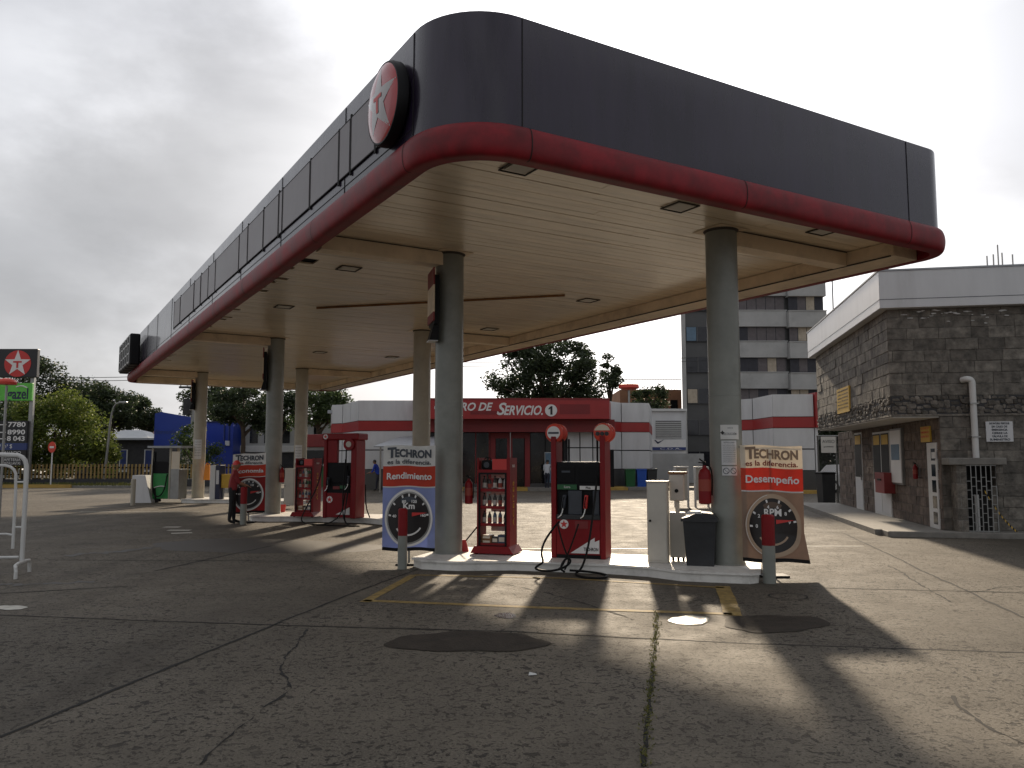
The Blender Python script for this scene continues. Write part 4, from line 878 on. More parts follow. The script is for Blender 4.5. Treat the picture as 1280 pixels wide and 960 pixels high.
mb = MB(); mb.box(-w + .08, .16, -d + .04, -d + .06, 1.5, 2.04); mb.build('display', 'glass_dark', d3)
mb = MB(); mb.tube([(-.45, -d, .45), (-.2, -d - .01, .52), (.05, -d, .5)], .02, 6, smooth=2); mb.build('swoosh', 'print_white', d3)
hose(d3, [(-.5, -d - .02, 1.9), (-.52, -d - .05, 1.0), (-.45, -d - .1, .2), (-.2, -d - .1, .06), (.05, -d - .08, .3), (.12, -d - .02, 1.0)], .025)
p = P(177, 615, 33.0); tb = thing('plastic_tank', 'grey white plastic tank at the left end of the farthest island', 'tank', (p.x, 33.3, .0), 0)
mb = MB(); mb.prism([(-.45, -.3), (.4, -.3), (.4, .3), (-.45, .3)], .0, 1.1, top=[(-.42, -.25), (.1, -.25), (.1, .25), (-.42, .25)]); mb.build('shell', 'panel_grey', tb)
mb = MB(); mb.tube([(.42, 0, .6), (.5, 0, .2), (.55, 0, .02)], .12, 10); mb.build('outlet', 'rubber', tb)
p = P(258, 600, 33.5); cv = thing('hanging_vest', 'orange cover hung on the farthest left column', 'vest', (p.x, 33.55, p.z), 0)
mb = MB(); mb.prism([(-.13, -.05), (.13, -.05), (.14, .05), (-.14, .05)], 0, .62, top=[(-.08, -.03), (.1, -.03), (.1, .03), (-.08, .03)]); mb.build('cloth', 'orange', cv); mb = MB(); mb.tube([(-.06, 0, .62), (0, 0, .7), (.08, 0, .62)], .02, 6, smooth=1); mb.build('collar', 'orange', cv)
p = P(271, 622, 33.0); vb = thing('vacuum_unit', 'white and navy upright vacuum unit on the farthest island', 'vacuum unit', (p.x, 33.0, .15), R(-10))
mb = MB(); mb.box(-.22, .02, -.2, .2, 0, 1.35, bev=.02); mb.build('white_body', 'white', vb); mb = MB(); mb.box(.021, .22, -.2, .2, 0, 1.36, bev=.02); mb.build('navy_body', 'navy', vb); mb = MB(); mb.box(.06, .18, -.21, -.2, .6, 1.15); mb.build('panel', 'panel_grey', vb)
p = P(284, 608, 33.0); yb = thing('yellow_box', 'small yellow box on legs behind the attendant', 'box', (p.x, 33.0, .15), 0)
mb = MB(); mb.box(-.2, .2, -.15, .15, .45, 1.0, bev=.02); mb.build('body', 'yellow', yb)
for s in (-1, 1): mb = MB(); mb.box(s * .15 - .02, s * .15 + .02, -.02, .02, 0, .45); mb.build('leg', 'metal_grey', yb)

# ------------------------------------------------------------------ people
def person(loc, rz, label, J, cols, cap=None, hairm='hair', s=1.0):
    o = thing('person', label, 'person', loc, rz)
    me = bpy.data.meshes.new('body'); bm = bmesh.new(); V = {}; rad = {}
    def v(n, p, r): V[n] = bm.verts.new(Vector(p) * s); rad[n] = r * s
    def e(a, b): bm.edges.new((V[a], V[b]))
    sizes = dict(pelvis=.15, spine=.14, chest=.165, neck=.06, headb=.06)
    for n in ('pelvis', 'spine', 'chest', 'neck', 'headb'): v(n, J[n], sizes[n])
    for a, b in (('pelvis', 'spine'), ('spine', 'chest'), ('chest', 'neck'), ('neck', 'headb')): e(a, b)
    for sd_ in 'LR':
        for n, r in (('hip', .105), ('knee', .07), ('ankle', .05), ('heel', .045), ('toe', .035), ('shoulder', .075), ('elbow', .05), ('wrist', .033), ('palm', .034)): v(n + sd_, J[n + sd_], r)
        for a, b in (('pelvis', 'hip' + sd_), ('hip' + sd_, 'knee' + sd_), ('knee' + sd_, 'ankle' + sd_), ('ankle' + sd_, 'toe' + sd_), ('chest', 'shoulder' + sd_), ('shoulder' + sd_, 'elbow' + sd_), ('elbow' + sd_, 'wrist' + sd_), ('wrist' + sd_, 'palm' + sd_)): e(a, b)
        bm.verts.remove(V.pop('heel' + sd_))
        w_, p_ = Vector(J['wrist' + sd_]), Vector(J['palm' + sd_]); dr = (p_ - w_).normalized(); lat = dr.cross(Vector((0, 0, 1)))
        if lat.length < .3: lat = Vector((1, 0, 0))
        lat.normalize(); curl = Vector((0, 0, -1)) if abs(dr.z) < .7 else Vector((.6, 0, -.3))
        for i, (k, ln) in enumerate(((-.03, .06), (-.01, .075), (.01, .07), (.03, .055))):
            b0 = p_ + dr * .03 + lat * k; v(f'f{i}a' + sd_, b0, .011); v(f'f{i}b' + sd_, b0 + dr * ln * .6, .010); v(f'f{i}c' + sd_, b0 + dr * ln + curl * .02, .008)
            e('palm' + sd_, f'f{i}a' + sd_); e(f'f{i}a' + sd_, f'f{i}b' + sd_); e(f'f{i}b' + sd_, f'f{i}c' + sd_)
        b0 = w_.lerp(p_, .5) + lat * .035; v('ta' + sd_, b0, .012); v('tb' + sd_, b0 + dr * .05 + lat * .02, .010); e('palm' + sd_, 'ta' + sd_); e('ta' + sd_, 'tb' + sd_)
    bm.verts.index_update(); idx = {n: q.index for n, q in V.items()}; bm.to_mesh(me); bm.free()
    t = bpy.data.objects.new('tmp', me); COL.objects.link(t); sk = t.modifiers.new('s', 'SKIN'); sk.use_smooth_shade = True
    for n, i in idx.items(): q = me.skin_vertices[0].data[i]; q.radius = (rad[n], rad[n]); q.use_root = (n == 'pelvis')
    sb = t.modifiers.new('d', 'SUBSURF'); sb.levels = sb.render_levels = 1
    bpy.context.view_layer.update(); m2 = bpy.data.meshes.new_from_object(t.evaluated_get(bpy.context.evaluated_depsgraph_get()))
    bpy.data.objects.remove(t)
    mb = MB(); mb.v = [tuple(q.co) for q in m2.vertices]; mb.f = [tuple(p.vertices) for p in m2.polygons]
    def classify(c):
        c = c / s
        for sd_ in 'LR':
            if (c - Vector(J['palm' + sd_])).length < .13: return 0
            w_, e_ = Vector(J['wrist' + sd_]), Vector(J['elbow' + sd_])
            tt = (c - w_).dot(e_ - w_) / (e_ - w_).length_squared
            if -1 < tt < .9 and (c - w_ - (e_ - w_) * tt).length < .07: return 0 if tt < .75 else 1
        if c.z < .09: return 3
        if c.z > J['neck'][2] - .005: return 0
        return 1 if c.z > J['pelvis'][2] + .02 else 2
    mb.m = [classify(p.center) for p in m2.polygons]
    h = Vector(J['head']) * s; fd = Vector(J.get('face', (1, 0, 0))).normalized(); sdv = Vector((-fd.y, fd.x, 0)); n1, n2 = 16, 12; vs = []; fs = []
    for j in range(n2 + 1):
        ph = math.pi * j / n2
        for i in range(n1):
            a = 2 * math.pi * i / n1; lx = math.sin(ph) * math.cos(a); ly = math.sin(ph) * math.sin(a); lz = math.cos(ph)
            fr = .1 * (1 + (.12 if lx > .85 and -.25 < lz < .1 else 0)); jaw = 1 - .25 * max(0, -lz)
            vs.append(tuple(h + (fd * lx * fr * jaw + sdv * ly * .078 * jaw * (1.12 if abs(ly) > .95 and abs(lz) < .25 else 1) + Vector((0, 0, lz * .125))) * s))
    for j in range(n2):
        for i in range(n1): fs.append((j * n1 + i, j * n1 + (i + 1) % n1, (j + 1) * n1 + (i + 1) % n1, (j + 1) * n1 + i))
    mb.add(vs, fs, 0)
    for k in (-1, 1): c = h + (fd * .095 + sdv * .033 * k + Vector((0, 0, .01))) * s; mb.add([tuple(c + (sdv * x + Vector((0, 0, z))) * s) for x, z in ((-.013, 0), (0, -.007), (.013, 0), (0, .007))], [(0, 1, 2, 3)], 3)
    mb.build('body', ['skin', cols[0], cols[1], 'cloth_black'], o, True)
    mb = MB(); vs = []; fs = []
    for j in range(6):
        ph = R(5 + j * 17)
        for i in range(16):
            a = 2 * math.pi * i / 16; fr = math.cos(a); zz = math.cos(ph) if not (fr > .3 and j == 5) else math.cos(R(72))
            vs.append(tuple(h + (fd * math.sin(ph) * math.cos(a) * .109 + sdv * math.sin(ph) * math.sin(a) * .087 + Vector((0, 0, zz * .134))) * s))
    for j in range(5):
        for i in range(16): fs.append((j * 16 + i, j * 16 + (i + 1) % 16, (j + 1) * 16 + (i + 1) % 16, (j + 1) * 16 + i))
    fs.append(tuple(range(16))); mb.add(vs, fs)
    if cap:
        cpo = mb.build('cap', cap, o, True); mb = MB(); c = h + Vector((0, 0, .045)) * s
        mb.add([tuple(c + (fd * x + sdv * y + Vector((0, 0, z))) * s) for z in (0, .012) for x, y in ((.08, -.075), (.17, -.05), (.19, 0), (.17, .05), (.08, .075))], [(0, 1, 2, 3, 4), (5, 6, 7, 8, 9), (0, 1, 6, 5), (1, 2, 7, 6), (2, 3, 8, 7), (3, 4, 9, 8)]); mb.build('peak', cap, cpo)
    else: mb.build('hair', hairm, o, True)
def pose(lean=0.0, armf=(.25, .25), elbow=1.12, spread=.1, step=.0, wristz=1.05):
    J = dict(pelvis=(0, 0, .93), spine=(lean * .35, 0, 1.12), chest=(lean * .7, 0, 1.32), neck=(lean, 0, 1.47), headb=(lean + .02, 0, 1.53), head=(lean + .035, 0, 1.585))
    for sd_, k, st, af in (('L', 1, step, armf[0]), ('R', -1, -step, armf[1])):
        J['hip' + sd_] = (0, k * .095, .87); J['knee' + sd_] = (st * .55 + .02, k * spread, .49); J['ankle' + sd_] = (st, k * spread, .09); J['heel' + sd_] = (st - .05, k * spread, .04); J['toe' + sd_] = (st + .17, k * (spread + .02), .04)
        J['shoulder' + sd_] = (lean * .8, k * .185, 1.39); J['elbow' + sd_] = (lean * .8 + af * .3, k * .23, elbow); J['wrist' + sd_] = (lean * .8 + af, k * .2, wristz); 
        w_, e_ = Vector(J['wrist' + sd_]), Vector(J['elbow' + sd_]); J['palm' + sd_] = tuple(w_ + (w_ - e_).normalized() * .07)
    return J
p = G(289, 655); person((p.x, p.y, 0), R(25), 'attendant in red shirt, red cap and black trousers leaning by the bollard', pose(.06, (.2, .26), 1.12, .085, .07, 1.05), ('cloth_red', 'cloth_black'), cap='sign_red')
p = P(683, 611, 46.3); person((p.x, 45.6, 0), R(60), 'person in white shirt and dark trousers standing at the shop front', pose(.05, (.22, .2), 1.1, .1, .04, 1.08), ('cloth_white', 'cloth_navy'))
p = P(474, 612, 45.5); person((p.x, 45.3, 0), R(170), 'person in blue shirt bending forward near the shop wall', pose(.22, (.35, .3), 1.06, .1, .1, .98), ('cloth_blue', 'cloth_navy'))

# ------------------------------------------------------------------ shop building
def strip(mb, pts, z0, z1, th=.25, mi=0):
    """vertical slab following a plan polyline (left to right), thickened backwards (+y)"""
    n = len(pts); offs = []
    for i, p in enumerate(pts):
        a = Vector(pts[max(0, i - 1)]); b = Vector(pts[min(n - 1, i + 1)]); d = (b - a).normalized(); offs.append((p[0] - d.y * th, p[1] + d.x * th))
    poly = [tuple(p) for p in pts] + offs[::-1]
    for i in range(n - 1):
        q = [pts[i], pts[i + 1], offs[i + 1], offs[i]]; mb.prism([tuple(x) for x in q], z0, z1, mi)
def panels(parent, pts, z0, z1, m, n=None, th=.2, name='wall_panel', gap=.032, rows=1):
    for (a, b) in zip(pts, pts[1:]):
        a, b = Vector(a), Vector(b); k = n or max(1, round((b - a).length / 2.6))
        for i in range(k):
            p, q = a.lerp(b, i / k), a.lerp(b, (i + 1) / k); d = (q - p).normalized() * gap
            for r in range(rows):
                mb = MB(); strip(mb, [tuple(p + d), tuple(q - d)], z0 + (z1 - z0) * r / rows + gap, z0 + (z1 - z0) * (r + 1) / rows - gap, th); mb.build(name, m, parent)
shop = thing('shop_building', 'long red and white service shop with sign beam and dark glass front', 'shop', (0, 0, 0))
def XY(px, Y): return (Xp(px, Y), Y)
ZTOP, ZB1, ZB2 = 5.15, 3.93, 3.38
Lw = [XY(413, 54.5), XY(414, 51), XY(427.7, 50.6), XY(447.4, 47), XY(517, 47)]
Rw = [XY(757, 47), XY(777, 49), XY(812, 49.2), XY(815.5, 56)]
back = 56.5
for wing, nm in ((Lw, 'l'), (Rw, 'r')):
    inner = [(x, y + .12) for x, y in wing]
    mb = MB(); strip(mb, inner, 0, ZTOP - .03, .3); mb.build('wall_core', 'wall_dark', shop)
    panels(shop, wing, ZB1, ZTOP, 'panel_grey'); mb = MB(); strip(mb, [(x, y - .03) for x, y in wing], ZB2, ZB1, .2); mb.build('red_band', 'store_red', shop)
    panels(shop, wing, 1.15, ZB2, 'panel_grey', rows=2); mb = MB(); strip(mb, wing, 0, 1.14, .2); mb.build('wall_base', 'tower_dark', shop)
mb = MB(); mb.box(Xp(413, 52), Xp(812, 50), 51, back, 4.6, 4.8); mb.build('roof', 'roof_grey', shop)
# sign beam
x0, x1 = Xp(517, 45.8), Xp(762, 45.8); Zs0, Zs1 = Zp(523.5, 45.8), Zp(500.5, 45.8)
mb = MB(); mb.prism([(x0, 45.8), (x1, 45.8), (x1 + .55, 49), (x0 - .2, 49)], Zs0, Zs1); bm_ = mb.build('sign_beam', 'store_red', shop)
mb = MB(); mb.box(x0 - .05, x1 + .05, 45.9, 50, Zs1 + .002, Zs1 + .14); mb.build('beam_cap', 'store_red_dark', shop)
mb = MB(); mb.box(x0 + .3, x1 + .4, 46.6, 46.9, Zp(540, 46.6), Zs0 - .002); mb.build('lintel', 'store_red_dark', shop)
zl = Zp(512, 45.8)
text('CENTRO DE ', .62, bm_, 'print_white', (Xp(617, 45.8), 45.79, zl + .14), align='RIGHT', shear=.3, bold=.018, width=3.3)
text('S', .95, bm_, 'print_white', (Xp(625, 45.8), 45.78, zl - .0), shear=.3, bold=.02)
text('ERVICIO.', .72, bm_, 'print_white', (Xp(654, 45.8), 45.79, zl - .07), shear=.3, bold=.02, width=Xp(680, 45.8) - Xp(631, 45.8))
mb = MB(); mb.disc(Xp(689, 45.8), Zp(513, 45.8), 45.76, 45.795, .34); cc = mb.build('number_disc', 'print_white', bm_); mb = MB(); mb.prismy([(Xp(689, 45.8) + x, Zp(513, 45.8) + z) for x, z in ((-.04, -.24), (.08, -.24), (.08, .24), (-.0, .24), (-.14, .12), (-.14, .04), (-.04, .1))], 45.75, 45.759); mb.build('numeral', 'print_dark', cc)
mb = MB(); mb.box(Xp(700, 45.8), Xp(738, 45.8), 45.785, 45.797, zl - .25, zl + .3); mb.build('faded_panel', 'store_red_dark', bm_)
mb = MB(); mb.box(Xp(588, 45.8), Xp(628, 45.8), 45.785, 45.797, zl - .27, zl - .08); mb.build('faded_panel', 'store_red_dark', bm_)
# glazed front
Yg = 47.6
mb = MB(); mb.box(Xp(517, Yg), Xp(757, Yg), Yg + .1, Yg + .2, 0, 4.2); mb.build('back_wall', 'wall_dark', shop)
for a, b in ((519, 573), (576, 612), (662, 700)):
    mb = MB(); mb.box(Xp(a, Yg), Xp(b, Yg), Yg - .02, Yg + .03, .35, Zp(540, Yg)); wi = mb.build('window', 'glass_dark', shop)
    mb = MB()
    for q in (a, (a + b) / 2, b - 1): mb.box(Xp(q, Yg), Xp(q, Yg) + .06, Yg - .06, Yg - .021, .3, Zp(540, Yg))
    mb.build('frame', 'store_red_dark' if a != 662 else 'black_plastic', wi)
    mb = MB(); mb.box(Xp(a, Yg), Xp(b, Yg), Yg - .05, Yg + .05, .0, .345); mb.build('sill', 'tower_dark', wi)
mb = MB(); mb.box(Xp(620, Yg), Xp(655, Yg), Yg - .02, Yg + .03, .02, Zp(546, Yg)); dr = mb.build('door', 'glass_dark', shop)
mb = MB()
for q in (613, 634, 656): mb.box(Xp(q, Yg), Xp(q, Yg) + .3, Yg - .1, Yg - .021, 0, Zp(541, Yg))
mb.box(Xp(613, Yg) + .301, Xp(656, Yg) - .001, Yg - .09, Yg - .021, Zp(548, Yg), Zp(541, Yg)); mb.build('door_frame', 'store_red_dark', dr)
mb = MB(); mb.box(Xp(703, Yg), Xp(757, Yg), Yg - .15, Yg + .05, 0, 1.4); mb.build('wall_base', 'tower_dark', shop)
panels(shop, [XY(709, 47.35), XY(757, 47.35)], 1.4, 3.4, 'panel_grey', n=3, rows=2)
mb = MB(); mb.box(Xp(760, 47), Xp(767, 47), 46.9, 46.97, 0.02, Zp(562, 47)); mb.build('side_door', 'black_plastic', shop)
mb = MB(); mb.box(Xp(682, 47), Xp(691, 47), 47.3, 47.5, .4, 2.1); fr = mb.build('poster', 'curtain_blue', None); tag(fr, 'pale blue poster panel in the shop window behind the white shirted person', 'poster'); mb = MB(); mb.box(Xp(682, 47) - .04, Xp(691, 47) + .04, 47.51, 47.54, .36, 2.14); mb.build('frame', 'white', fr)
# awning left of shop
aw = thing('grey_awning', 'sloping grey metal awning against the shop wall behind the blue banner', 'awning', (0, 0, 0))
x0, x1 = Xp(478, 44), Xp(562, 44); mb = MB(); mb.add([(x0 - .3, 43, Zp(559, 43)), (x1, 43, Zp(559, 43)), (x1, 46.8, Zp(546.5, 45.5)), (x0 + .6, 46.8, Zp(546.5, 45.5)), (x0 - .3, 43, Zp(557.5, 43)), (x1, 43, Zp(557.5, 43)), (x1, 46.8, Zp(545, 45.5)), (x0 + .6, 46.8, Zp(545, 45.5))], [(0, 1, 2, 3), (4, 5, 6, 7), (0, 1, 5, 4), (1, 2, 6, 5), (2, 3, 7, 6), (3, 0, 4, 7)]); mb.build('roof_sheet', 'roof_grey', aw)
for x in (x0, x1 - .1): mb = MB(); mb.box(x, x + .08, 43.1, 43.18, 0, Zp(559, 43)); mb.build('post', 'metal_grey', aw)
mb = MB(); mb.box(x0, x1 - .2, 46, 46.1, 0, 2.3); mb.build('rear_screen', 'tower_dark', aw)
# kerb along the shop
for a, b, Y, m in ((517, 566, 45, 'kerb_concrete'), (566, 580, 45, 'yellow_dull'), (580, 645, 45, 'kerb_concrete'), (645, 660, 45, 'yellow_dull'), (660, 760, 45, 'kerb_concrete'), (760, 785, 46.2, 'yellow_dull'), (785, 815, 46.2, 'kerb_concrete'), (815, 926, 46.2, 'kerb_concrete'), (926, 1000, 41.6, 'kerb_concrete'), (1000, 1030, 41.6, 'yellow_dull')):
    mb = MB(); mb.box(Xp(a, Y), Xp(b, Y) - .02, Y, Y + 2.2, -.01, .16); tag(mb.build('kerb', m), kind='structure')
for px, m, lab in ((787, 'green_dark', 'green wheeled bin, leftmost of the three by the shop corner'), (801, 'blue_bin', 'blue wheeled bin between the green and grey bins'), (814, 'bin_grey', 'grey wheeled bin right of the blue bin')):
    o = thing('wheeled_bin', lab, 'bin', (Xp(px, 47.6), 47.6, .16), 0, 'wheeled bins by the shop corner')
    mb = MB(); mb.prism([(-.24, -.22), (.24, -.22), (.24, .22), (-.24, .22)], 0, .95, top=[(-.28, -.27), (.28, -.27), (.28, .27), (-.28, .27)]); mb.build('body', m, o); mb = MB(); mb.box(-.3, .3, -.3, .3, .951, 1.02, bev=.02); mb.build('lid', m, o)
# right pavilion
pav = thing('red_white_pavilion', 'red and white panelled pavilion with red fin beyond the brown banner', 'building', (0, 0, 0))
Pw = [XY(922, 50), XY(926, 46.2), XY(942, 45.6), XY(967, 42.6), XY(1019, 42.4)]
inner = [(x, y + .12) for x, y in Pw]; mb = MB(); strip(mb, inner, 0, ZTOP - .03, .3); mb.build('wall_core', 'wall_dark', pav)
panels(pav, Pw, ZB1, ZTOP, 'panel_grey', n=1); mb = MB(); strip(mb, [(x, y - .03) for x, y in Pw], ZB2, ZB1, .2); mb.build('red_band', 'store_red', pav)
panels(pav, Pw, 1.15, ZB2, 'panel_grey', rows=2, n=1); mb = MB(); strip(mb, Pw, 0, 1.14, .2); mb.build('wall_base', 'tower_dark', pav)
mb = MB(); mb.box(Xp(1019.5, 42.4), Xp(1025.5, 42.4), 42.2, 48, ZB2 - .0, ZTOP + .05); mb.build('red_fin', 'store_red', pav)
mb = MB(); mb.box(Xp(1019.5, 42.4), Xp(1023, 42.4), 42.4, 48, 0, ZB2 - .01); mb.build('side_wall', 'panel_grey', pav)
mb = MB(); mb.box(Xp(930, 47), Xp(1019, 43), 46, 52, 4.6, 4.8); mb.build('roof', 'roof_grey', pav)
# white guard frames near shop
for px, lab in ((851, 'white inverted U guard frame left of the extinguisher'), (876, 'white inverted U guard frame behind the extinguisher')):
    Y = 30; x = Xp(px, Y); hgt = Zp(583, Y); w = .27; o = thing('guard_frame', lab, 'guard frame', (x, Y, 0), 0, 'white guard frames')
    mb = MB(); mb.box(-w, -w + .07, -.05, .05, -.01, hgt - .07, bev=.01); mb.box(w - .07, w, -.05, .05, -.01, hgt - .07, bev=.01); mb.box(-w, w, -.05, .05, hgt - .069, hgt, bev=.01); mb.build('hoop', 'white', o, True)
    mb = MB(); mb.box(-w + .071, w - .071, -.01, .01, .25, hgt - .071); mb.build('infill_sheet', 'cabinet_beige', o)

# ------------------------------------------------------------------ right stone building
BR = R(-10.5); bld = thing('stone_building', 'two tier grey stone block building with white parapet at the right edge', 'building', (9.9, 18.9, 0), BR)
OH = -1.03   # overhang towards the forecourt
Zs, Zf0, Zf1 = 2.74, 5.27, 6.15
def blocks(name, m, axis, off, u0, u1, z0, z1, bw, bh, seed, sgn=-1):
    rr = random.Random(seed); mb = MB(); z = z0; row = 0
    while z < z1 - .03:
        h = min(bh, z1 - z); u = u0 - (bw * .5 if row % 2 else 0)
        while u < u1:
            w_ = bw * rr.choice((1, 1, 1, .66, 1.25)); a, b = max(u0, u) + .004, min(u1, u + w_) - .004
            if b - a > .03:
                d = rr.uniform(.004, .022); q = []
                for dep, g in ((0, 0), (d, .006)):
                    for uu, zz in ((a + g, z + .004 + g), (b - g, z + .004 + g), (b - g, z + h - .004 - g), (a + g, z + h - .004 - g)):
                        uu += rr.uniform(-.004, .004); zz += rr.uniform(-.004, .004); dd = off + sgn * (dep + (rr.uniform(-.003, .005) if dep else 0))
                        q.append((uu, dd, zz) if axis == 'y' else (dd, uu, zz))
                mb.add(q, [(4, 5, 6, 7), (0, 1, 5, 4), (1, 2, 6, 5), (2, 3, 7, 6), (3, 0, 4, 7)])
            u += w_
        z += h; row += 1
    return mb.build(name, m, bld)
mb = MB(); mb.box(OH, 12, 0, 9.2, Zs, Zf0 + .3); mb.build('upper_wall', 'mortar', bld)
blocks('front_stonework', 'block_stone', 'y', 0, OH - .02, 6.5, Zs + .48, Zf0, .56, .265, 1); blocks('side_stonework', 'block_stone', 'x', OH, 0, 9.2, Zs + .48, Zf0, .56, .265, 2)
blocks('front_stonework', 'block_stone', 'y', .003, .0, 6.5, .13, Zs - .004, .56, .26, 3); blocks('side_blockwork', 'block_brown', 'x', .003, .0, 11.2, .13, Zs - .034, .5, .23, 4)
mb = MB(); mb.box(OH - .02, 12, -.03, 9.21, Zs + .002, Zs + .05); mb.build('overhang_edge', 'stone', bld)
mb = MB(); rnd = random.Random(31)
def rock(mb, c, hx, hy, hz):
    bm = bmesh.new(); bmesh.ops.create_icosphere(bm, subdivisions=1, radius=1)
    vs = []
    for v in bm.verts:
        k = rnd.uniform(.75, 1.15); q = [abs(t) ** .6 * (1 if t > 0 else -1) for t in v.co]; vs.append((c[0] + q[0] * hx * k, c[1] + q[1] * hy * k, c[2] + q[2] * hz * k))
    bm.verts.index_update(); mb.add(vs, [[v.index for v in f.verts] for f in bm.faces]); bm.free()
for r_ in range(4):
    z = Zs + .1 + r_ * .105; x = OH
    while x < 5.5: w_ = rnd.uniform(.03, .12); rock(mb, (x + w_, -.0, z + rnd.uniform(-.03, .03)), w_, rnd.uniform(.015, .05), rnd.uniform(.04, .075)); x += 2 * w_ * .86
    y = 0
    while y < 9.1: w_ = rnd.uniform(.03, .12); rock(mb, (OH, y + w_, z + rnd.uniform(-.03, .03)), rnd.uniform(.015, .05), w_, rnd.uniform(.04, .075)); y += 2 * w_ * .86
mb.build('rubble_course', 'rubble', bld); mb = MB(); mb.box(OH - .008, 6, -.008, 9.206, Zs + .051, Zs + .47); mb.build('course_backing', 'wall_dark', bld)
mb = MB(); mb.box(OH + .02, .0, .02, 9.1, Zs - .03, Zs - .002); mb.build('overhang_soffit', 'soffit_white', bld)
mb = MB(); mb.box(.0, 12, .003, .3, .0, Zs - .002); mb.build('front_wall', 'mortar', bld)
mb = MB(); mb.box(.003, .3, .301, 11.2, .0, Zs - .032); mb.build('side_wall', 'mortar', bld)
mb = MB(); mb.box(OH - .22, 12.2, -.24, 9.5, Zf0, Zf1, bev=.01); pr = mb.build('parapet', 'panel_grey', bld)
mb = MB(); mb.box(OH - .226, 12.2, -.246, 9.506, Zf0 + .2, Zf0 + .212); mb.build('parapet_joint', 'print_grey', pr)
mb = MB(); mb.box(OH - .24, 12.2, -.26, 9.52, Zf1 + .001, Zf1 + .04); mb.build('parapet_cap', 'roof_grey', pr)
# peeling white paint under the parapet
rnd = random.Random(11)
for i in range(26):
    x = rnd.choice([rnd.uniform(-.9, .8), rnd.uniform(-.2, 1.6)]); z = Zf0 - abs(rnd.gauss(0, .14)) - .05; ww = rnd.uniform(.01, .035)
    pts = [(x + ww * rnd.uniform(.3, 2.2) * math.cos(a) * 2, z + ww * .6 * rnd.uniform(.2, 1.5) * math.sin(a)) for a in [k * .9 for k in range(7)]]
    mb = MB(); mb.add([(x_, -.031, z_) for x_, z_ in pts], [tuple(range(7))]); mb.build('paint_flake', 'white', bld)
pv = MB(); pv.box(-1.35, 12, -.55, -.0, -.01, .13, bev=.02); pv.prism([(-1.5, -.0), (-.001, -.0), (-.001, 12), (-1.4, 12)], -.01, .127); tag(pv.build('raised_pavement', 'kerb_concrete'), kind='structure').matrix_world = Matrix.Translation((9.9, 18.9, 0)) @ Matrix.Rotation(BR, 4, 'Z')
def L2(px, py, plane, val):      # intersect the pixel ray with a local plane (x=val or y=val) of the stone building
    inv = (Matrix.Translation((9.9, 18.9, 0)) @ Matrix.Rotation(BR, 4, 'Z')).inverted(); o = inv @ Vector((0, 0, EYE)); d = inv.to_3x3() @ ray(px, py)
    i = 0 if plane == 'x' else 1; t = (val - o[i]) / d[i]; return o + d * t
rotL = Matrix.Rotation(R(-90), 4, 'Z')
def side_rect(px0, px1, py0, py1, x=0.0):
    """span on the side wall: y from px, z from py (py0/py1 read at px1, the nearer end)"""
    a = L2(px0, 600, 'x', x); b = L2(px1, 600, 'x', x); return b.y, a.y, L2(px1, py1, 'x', x).z, L2(px1, py0, 'x', x).z
def glass_door(px0, px1, py0, py1, m_frame='white', name='door', split=.42, leaves=1):
    y0, y1, z0, z1 = side_rect(px0, px1, py0, py1); z0 = .13
    mb = MB(); mb.box(-.035, .0, y0, y1, z0, z1); d_ = mb.build(name, m_frame, bld); k = leaves; wy = (y1 - y0) / k
    for i in range(k):
        a, b = y0 + i * wy + .05, y0 + (i + 1) * wy - .05
        mb = MB(); mb.box(-.043, -.036, a, b, z0 + (z1 - z0) * split, z1 - .06); mb.build('pane', 'black_plastic', d_)
        mb = MB(); mb.box(-.045, -.036, a, b, z0 + .08, z0 + (z1 - z0) * split - .05); mb.build('kick_panel', 'panel_grey', d_)
        mb = MB(); mb.box(-.075, -.046, a + .02, a + .05, z0 + .95, z0 + 1.1); mb.build('handle', 'metal_grey', d_)
        mb = MB(); mb.box(-.05, -.044, a + .05, b - .1, z1 - .38, z1 - .1); mb.build('sticker', 'yellow', d_)
glass_door(1071, 1080, 540, 630); glass_door(1094, 1115, 538, 640, leaves=2)
y0, y1, z0, z1 = side_rect(1162, 1174, 553, 656); z0 = .13
mb = MB(); mb.box(-.035, .0, y0, y1, z0, z1); wd_ = mb.build('narrow_door', 'white', bld)
for i in range(5):
    a = z0 + .1 + i * (z1 - z0 - .15) / 5; mb = MB(); mb.box(-.042, -.036, y0 + (y1 - y0) * .15, y0 + (y1 - y0) * .55, a, a + (z1 - z0 - .15) / 5 - .09); mb.build('pane', 'glass_dark', wd_)
# things on the building
def board(px0, px1, py0, py1, label, m, lines=(), name='wall_sign', dep=.05, frame=None, xoff=0.0, cat='sign', lm='print_dark'):
    y0, y1, z0, z1 = side_rect(px0, px1, py0, py1, xoff)
    c = bld_m @ Vector((xoff, (y0 + y1) / 2, z0)); o = thing(name, label, cat, c, BR - R(90)); w_ = (y1 - y0) / 2; h_ = z1 - z0
    mb = MB(); mb.box(-w_, w_, -dep, -.004, 0, h_); pl = mb.build('plate', m, o)
    if frame: mb = MB(); mb.box(-w_ - .05, w_ + .05, -dep + .02, -.003, -.05, h_ + .05); mb.build('frame', frame, o)
    for i, s in enumerate(lines): text(s, h_ * .75 / max(1, len(lines)) * .8, pl, lm, (0, -dep - .003, h_ * (.88 - .8 * i / max(1, len(lines)))), width=min(w_ * 1.7, w_ * 1.7))
    return o
bld_m = Matrix.Translation((9.9, 18.9, 0)) @ Matrix.Rotation(BR, 4, 'Z')
